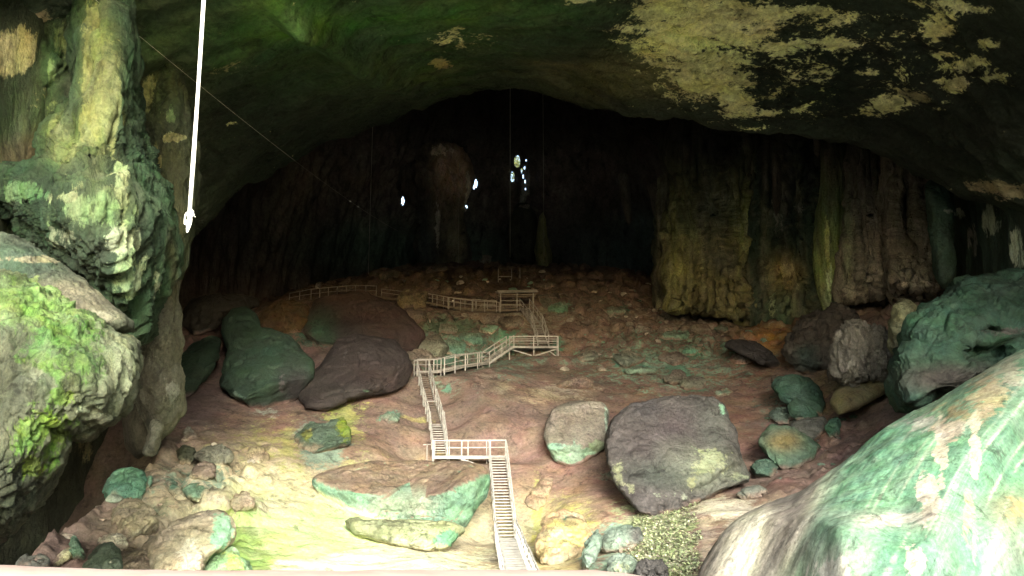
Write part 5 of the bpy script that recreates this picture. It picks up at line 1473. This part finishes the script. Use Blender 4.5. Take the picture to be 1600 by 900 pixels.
# middle staircase in three runs
D = [V3(687.5, 708, 61.2), V3(683, 665, 65.0), V3(681.5, 663, 65.6), V3(672.5, 628, 68.6), V3(671, 626, 69.2), V3(661, 581, 73)]
D[0].z = LZ + 0.08
r = empty('staircase', D[0], 'middle staircase in three stepped runs rising beside the rounded dark boulder', 'staircase', 'timber staircases')
flight(r, D[0], D[1], 0.86, 12, M_wood, M_tread, 1.0, 4)
flight(r, D[2], D[3], 0.86, 11, M_wood, M_dtread, 1.0, 4)
flight(r, D[4], D[5], 0.84, 14, M_wood, M_dtread, 1.0, 4)
for a, b in ((D[1], D[2]), (D[3], D[4])):
    MB().beam(lerp(a, b, 0.5) - Vector((0.45, 0, 0)), lerp(a, b, 0.5) + Vector((0.45, 0, 0)), 0.5, 0.06).build('landing_board', M_wood, r)
# upper walkway
E = [V3(650, 580, 73.5), V3(686, 579, 74.3), V3(719, 571, 77.6), V3(757, 566, 82)]
r = empty('walkway', E[0] - Vector((0, 0, 0.4)), 'weathered walkway with open railings from the middle staircase to the short side stair', 'walkway')
for a, b in zip(E[:-1], E[1:]):
    deck(r, a, b, 1.0, M_wood2)
for i, (a, b) in enumerate(zip(E[:-1], E[1:])):
    hd = Vector(((b - a).x, (b - a).y, 0)).normalized()
    s = Vector((hd.y, -hd.x, 0))
    for k in (-0.55, 0.55):
        rails(r, [a + s * k, lerp(a, b, 0.5) + s * k, b + s * k], 1, M_wood if i else M_wood2, 1.0, k > 0, 0.5)
# short side stair and platform
PZ = V3(834, 540.5, 85)
F0, F1 = V3(759, 566, 82.6), V3(797, 540.5, 85)
F1.z = PZ.z
r = empty('staircase', F0, 'short sideways stair of ten steps climbing to the viewing platform', 'staircase', 'timber staircases')
flight(r, F0, F1, 0.9, 10, M_wood, M_tread, 1.0, 3)
x0, x1 = W(796, 540, 85)[0], W(872, 540, 85)[0]
r = empty('viewing_platform', (x0, 85, PZ.z - 1.2), 'viewing platform on braced legs with pale railings at the top of the side stair', 'platform')
deck(r, Vector((x0, 86.2, PZ.z)), Vector((x1, 86.2, PZ.z)), 2.4, M_wood2, 0.18)
xs3 = [x0, W(834, 540, 85)[0], x1]
for yy in (85.02, 87.38):
    pts = [Vector((x, yy, PZ.z)) for x in xs3]
    if yy < 86:
        rails(r, pts, 1, M_wood, 0.98, True, 1.5, post_w=0.11, rail_w=0.1)
        MB().beam(Vector((x0, yy - 0.04, PZ.z - 0.13)), Vector((x1, yy - 0.04, PZ.z - 0.13)), 0.06, 0.15).build('edge_beam', M_wood, r)
        MB().beam(Vector((x0, yy - 0.05, PZ.z - 0.3)), Vector((xs3[1] - 0.2, yy - 0.05, PZ.z - 0.98)), 0.06, 0.11).build('brace', M_wood, r)
        MB().beam(Vector((xs3[1] + 0.1, yy - 0.05, PZ.z - 1.0)), Vector((x1, yy - 0.05, PZ.z - 0.28)), 0.06, 0.11).build('brace', M_wood, r)
        MB().beam(Vector((x1 - 0.9, yy - 0.09, PZ.z - 0.55)), Vector((x1, yy - 0.09, PZ.z - 1.2)), 0.06, 0.1).build('brace', M_wood, r)
    else:
        rails(r, pts, 1, M_wood2, 0.98, True, 1.5, skip=(1,))
rails(r, [Vector((x1, 85.1, PZ.z)), Vector((x1, 87.3, PZ.z))], 1, M_wood2, 0.98, True, 0.2)
# upper staircase
G = [V3(849, 536, 87.6), V3(839.5, 507, 90.6), V3(837.5, 505, 91.2), V3(820, 481, 94.6)]
r = empty('staircase', G[0], 'upper staircase in two dim runs climbing from the platform to the roofed shelter', 'staircase', 'timber staircases')
flight(r, G[0], G[1], 1.0, 11, M_wood, M_wood2, 1.05, 3)
flight(r, G[2], G[3], 1.0, 12, M_wood2, M_wood2, 1.05, 4)
# shelter
hz0 = V3(800, 484, 96).z
hx0, hx1 = W(782, 484, 95.5)[0], W(834, 484, 95.5)[0]
r = empty('shelter', (hx0, 95.5, hz0 - 0.5), 'small open timber shelter with flat plank roof at the head of the stairs', 'shelter')
deck(r, Vector((hx0, 97, hz0)), Vector((hx1, 97, hz0)), 2.8, M_wood3, 0.2)
for xx in (hx0, (hx0 + hx1) / 2, hx1):
    for yy in (95.6, 98.4):
        MB().beam((xx, yy, hz0 - 1.2), (xx + jit(0.05), yy, hz0 + 2.0), 0.13, 0.13).build('post', M_wood2 if yy < 97 else M_wood3, r)
rz = hz0 + 2.05
m = MB()
for i in range(14):
    yy = 94.9 + i * 0.32
    m.beam((hx0 - 0.5 + jit(0.15), yy, rz + 0.03 * i), (hx1 + 0.45 + jit(0.25), yy, rz + 0.12 + 0.03 * i), 0.30, 0.05)
roof_o = m.build('roof', M_wood2, r)
for i, yy in enumerate((95.0, 95.6, 98.4)):
    MB().beam((hx0 - 0.3, yy, rz - 0.12 - 0.25 * (i == 1)), (hx1 + 0.3, yy, rz - 0.04 - 0.25 * (i == 1)), 0.09, 0.13).build('roof_beam', M_wood3 if i else M_wood2, roof_o)
for yy in (95.6,):
    MB().beam((hx0, yy, hz0 + 1.0), (hx1 - 1.3, yy, hz0 + 1.0), 0.08, 0.09).build('handrail', M_wood2, r)
    MB().beam((hx0, yy, hz0 + 0.5), (hx1 - 1.3, yy, hz0 + 0.5), 0.06, 0.08).build('mid_rail', M_wood2, r)
for zz in (0.55, 1.0):
    MB().beam((hx0, 98.4, hz0 + zz), (hx1, 98.4, hz0 + zz), 0.08, 0.09).build('handrail', M_wood3, r)
MB().beam((hx0 + 0.2, 97.9, hz0 + 0.45), (hx1 - 0.3, 97.9, hz0 + 0.45), 0.4, 0.06).build('bench', M_wood3, r)
# boardwalk
H = [V3(778, 485, 96.4), V3(741, 483, 97.2), V3(705, 479, 98.6), V3(671, 472, 101), V3(630, 468, 103.2), V3(592, 463, 105)]
r = empty('boardwalk', H[0] - Vector((0, 0, 0.4)), 'dim boardwalk with sagging rails running left from the roofed shelter', 'boardwalk')
for i, (a, b) in enumerate(zip(H[:-1], H[1:])):
    deck(r, a, b, 1.1, M_wood3, 0.2)
    n = 3 if i < 3 else 2
    for k in (-0.55, 0.55):
        if i >= 3 and k > 0:
            continue
        hd = Vector(((b - a).x, (b - a).y, 0)).normalized()
        s = Vector((hd.y, -hd.x, 0))
        if s.y > 0:
            s = -s
        rails(r, [lerp(a, b, j / (n - 1)) + s * k for j in range(n)], 1, M_wood2, 1.05, True, 0.9, post_w=0.10, rail_w=0.085)
MB().beam(V3(707.5, 470, 98) + Vector((-.1, 0, 0)), V3(707.5, 470, 98) + Vector((.12, 0, 0)), 0.12, 0.16).build('lamp_box', M_white, r)
I = [V3(588, 462, 105.2), V3(555, 461, 105.4), V3(541, 462, 105.6), V3(513, 464, 106), V3(486, 467, 106), V3(468, 470, 106), V3(452, 473, 106)]
r = empty('ridge_railing', I[0] - Vector((0, 0, 0.4)), 'thin dim railing along the dark left ridge above the brown hump', 'railing')
fine = []
for a, b in zip(I[:-1], I[1:]):
    fine += [a, lerp(a, b, 0.5)] if (b - a).length > 2 else [a]
fine.append(I[-1])
rails(r, fine, 1, M_wood2, 1.25, True, 0.8, post_w=0.1, rail_w=0.08)
for a, b in zip(I[:-1], I[1:]):
    deck(r, a + Vector((0, 0.6, 0)), b + Vector((0, 0.6, 0)), 1.0, M_wood3, 0.22)
# rack on the crest
r = empty('timber_rack', V3(790, 440, 110), 'small timber rack of thin posts on the crest above the shelter', 'rack')
for px_, t, b in ((778.5, 420, 441), (799.5, 420, 441), (812.5, 419, 437)):
    MB().beam(V3(px_, b, 110), V3(px_, t, 110), 0.10, 0.10).build('post', M_wood2, r)
MB().beam(V3(778, 432, 110), V3(800, 432, 110), 0.09, 0.10).build('crossbar', M_wood2, r)
MB().beam(V3(778, 437, 110.3), V3(800, 437, 110.3), 0.09, 0.10).build('crossbar', M_wood2, r)


# greenery outside the far gap
r = empty('bush', V3(812, 330, 176), 'sunlit yellow green bush seen through the far daylight gap', 'bush')
MB().beam(V3(812, 345, 176), V3(811, 268, 176), 0.2, 0.2).build('stem', M_wood3, r)
rr = np.random.default_rng(12)
V, F = [], []
for i in range(2600):
    px_, py_ = rr.normal(807, 6), rr.normal(264, 14)
    c = W(px_, py_, 176 + rr.normal(0, 0.8))
    t1, t2 = rr.normal(size=3), rr.normal(size=3)
    t1 /= np.linalg.norm(t1)
    t2 = np.cross(t1, t2)
    t2 /= np.linalg.norm(t2)
    k = len(V)
    V += [c, c + t1 * 0.18 + t2 * 0.12, c + t1 * 0.36, c + t1 * 0.18 - t2 * 0.12]
    F.append((k, k + 1, k + 2, k + 3))
A = np.tile(np.array((0.34, 0.36, 0.11)), (len(V), 1)) * rr.uniform(0.6, 1.3, (len(V), 1))
mesh_obj('foliage', np.array(V) - np.array(r.location), np.array(F), M_moss, r, attrs(A, A, np.zeros(len(A))), smooth=False)


# ================================================================== ROPES AND POLES
def tube(name, pts, rad, mat, parent=None, ns=8):
    pts = [Vector(p) for p in pts]
    V, F = [], []
    for i, p in enumerate(pts):
        t = (pts[min(i + 1, len(pts) - 1)] - pts[max(i - 1, 0)]).normalized()
        a = t.cross(Vector((0.3, 1, 0.1))).normalized()
        b = t.cross(a)
        rr_ = rad[i] if hasattr(rad, '__len__') else rad
        for k in range(ns):
            q = 2 * math.pi * k / ns
            V.append(tuple(p + a * (rr_ * math.cos(q)) + b * (rr_ * math.sin(q))))
    for i in range(len(pts) - 1):
        for k in range(ns):
            F.append((i * ns + k, i * ns + (k + 1) % ns, (i + 1) * ns + (k + 1) % ns, (i + 1) * ns + k))
    V += [tuple(pts[0]), tuple(pts[-1])]
    n0 = len(pts) * ns
    for k in range(0, ns, 2):
        F.append((n0, (k + 2) % ns, k + 1, k))
        e = (len(pts) - 1) * ns
        F.append((n0 + 1, e + k, e + k + 1, e + (k + 2) % ns))
    V = np.array(V)
    if parent is not None:
        V = V - np.array(parent.location)
    return mesh_obj(name, V, np.array(F), mat, parent)


b0 = V3(296, 335, 8)
r = empty('hanging_rope', b0, 'thick white rope with a frayed knotted end hanging near the left wall', 'rope')
topz = 27
tube('rope', [b0 + Vector((0.004 * math.sin(i * 0.9), 0, (topz - b0.z) * i / 40 - 0.05)) for i in range(41)], [0.019 + 0.002 * math.sin(i * 2.1) for i in range(41)], M_white, r, 10)
def loop(c, w, h, tilt, rad=0.007):
    pts = []
    for i in range(25):
        q = 2 * math.pi * i / 24
        pts.append(c + Vector((w * math.sin(q) + tilt * h * (1 - math.cos(q)), 0.012 * math.sin(q * 2), -h * (1 - math.cos(q)) / 2)))
    return pts
tube('loop', loop(b0 + Vector((-0.012, 0, 0.02)), 0.018, 0.12, -0.1), 0.008, M_white, r, 8)
tube('loop', loop(b0 + Vector((0.012, -0.01, -0.04)), 0.014, 0.14, -0.06), 0.010, M_white, r, 8)
tube('knot', [b0 + Vector((0.012 + 0.012 * math.sin(i * 1.3), 0.012 * math.cos(i * 1.3), 0.03 - 0.005 * i)) for i in range(20)], 0.011, M_white, r, 8)
for k in range(7):
    a = b0 + Vector((0.012, 0, -0.02 + 0.012 * k))
    e = a + Vector((0.035 + jit(0.012), jit(0.02), -0.015 + jit(0.02)))
    tube('strand', [a, lerp(a, e, 0.5) + Vector((0, 0, 0.008)), e], [0.004, 0.003, 0.0015], M_white, r, 6)
for (px_, pt, pb, d, lab, rad) in [(577, 215, 428, 112, 'thin pale line hanging down to the left ridge', 0.030), (797, 150, 402, 116, 'longest thin line hanging in the middle below the far daylight gaps', 0.030), (850, 235, 400, 119, 'faint thin line hanging beside the narrow olive spike', 0.018), (716, 395, 420, 122, 'short faint line in front of the arched fin', 0.018)]:
    b = V3(px_ - (1.5 if px_ < 700 else 0), pb, d)
    tz = V3(px_, pt, d).z + 14
    tag(tube('hanging_line', [b, b + Vector((0, 0, (tz - b.z) * 0.5)), Vector((b.x, b.y, tz))], rad, M_rope), lab, 'rope', 'thin lines hanging from the far roof')
a, b = V3(128, -18, 29), V3(622, 361, 114)
pts = []
for i in range(61):
    t = i / 60
    q = lerp(a, b, t)
    q.z -= 1.2 * 4 * t * (1 - t) * 0.6
    pts.append(q)
r = empty('guy_rope', a, 'long taut line slanting from the upper left wall towards the far slope', 'rope')
tube('line', pts, [0.006 + 0.012 * i / 60 for i in range(61)], M_rope, r)
for t in (0.60, 0.66):
    q = pts[int(t * 60)]
    tube('knot', [q + Vector((-0.1, 0, 0.05)), q, q + Vector((0.12, 0, -0.08))], [0.03, 0.07, 0.03], M_white, r)

# ledge the viewer looks over
n = 160
xs_ = np.linspace(-2.6, 0.55, n)
prof = [(2.05, -0.9), (2.05, -0.40), (2.08, -0.375), (2.16, -0.366), (2.36, -0.372), (2.43, -0.395), (2.45, -0.45), (2.45, -0.9)]
PP = np.zeros((len(prof), n, 3))
for i, (y, z) in enumerate(prof):
    PP[i, :, 0] = xs_
    PP[i, :, 1] = y
    top = 0.018 * sst(-0.95, -1.6, xs_) - 0.03 * sst(0.2, 0.5, xs_)
    PP[i, :, 2] = z + top
PP[1:-1] += (0.006 * fbm(PP[1:-1] * 6, 4, 5))[..., None] * np.array([0, 0.5, 1.0])
tag(mesh_obj('parapet', PP, grid_faces(len(prof), n)[:, ::-1], M_conc), 'pale pinkish parapet edge along the very bottom of the view', 'parapet')
# ================================================================== LIGHT
world = bpy.data.worlds.new('World')
scene.world = world
world.use_nodes = True
wn = world.node_tree
bg = wn.nodes['Background']
sky = wn.nodes.new('ShaderNodeTexSky')
sky.sky_type = 'NISHITA'
sky.sun_disc = False
SUN_EL = math.radians(22.5)
SUN_AZ = math.radians(171)      # clockwise from +Y: behind the viewer, to the right
sky.sun_elevation = SUN_EL
sky.sun_rotation = SUN_AZ
sky.dust_density = 2.0
sky.air_density = 1.0
sky.ozone_density = 0.6
wn.links.new(sky.outputs[0], bg.inputs[0])
bg.inputs[1].default_value = 0.12
sd = bpy.data.lights.new('sun', 'SUN')
sd.energy = 1.5
sd.angle = math.radians(26)
sd.color = (1.0, 0.985, 0.89)
so = bpy.data.objects.new('sun', sd)
COL.objects.link(so)
dirv = Vector((math.sin(SUN_AZ) * math.cos(SUN_EL), math.cos(SUN_AZ) * math.cos(SUN_EL), math.sin(SUN_EL)))
so.rotation_euler = (-dirv).to_track_quat('-Z', 'Y').to_euler()
so.location = dirv * 100

scene.render.engine = 'CYCLES'
cy = scene.cycles
cy.max_bounces = 8
cy.diffuse_bounces = 6
cy.glossy_bounces = 2
cy.use_denoising = True
vs = scene.view_settings
vs.view_transform = 'Standard'
vs.look = 'None'
vs.exposure = 3.12
vs.gamma = 1
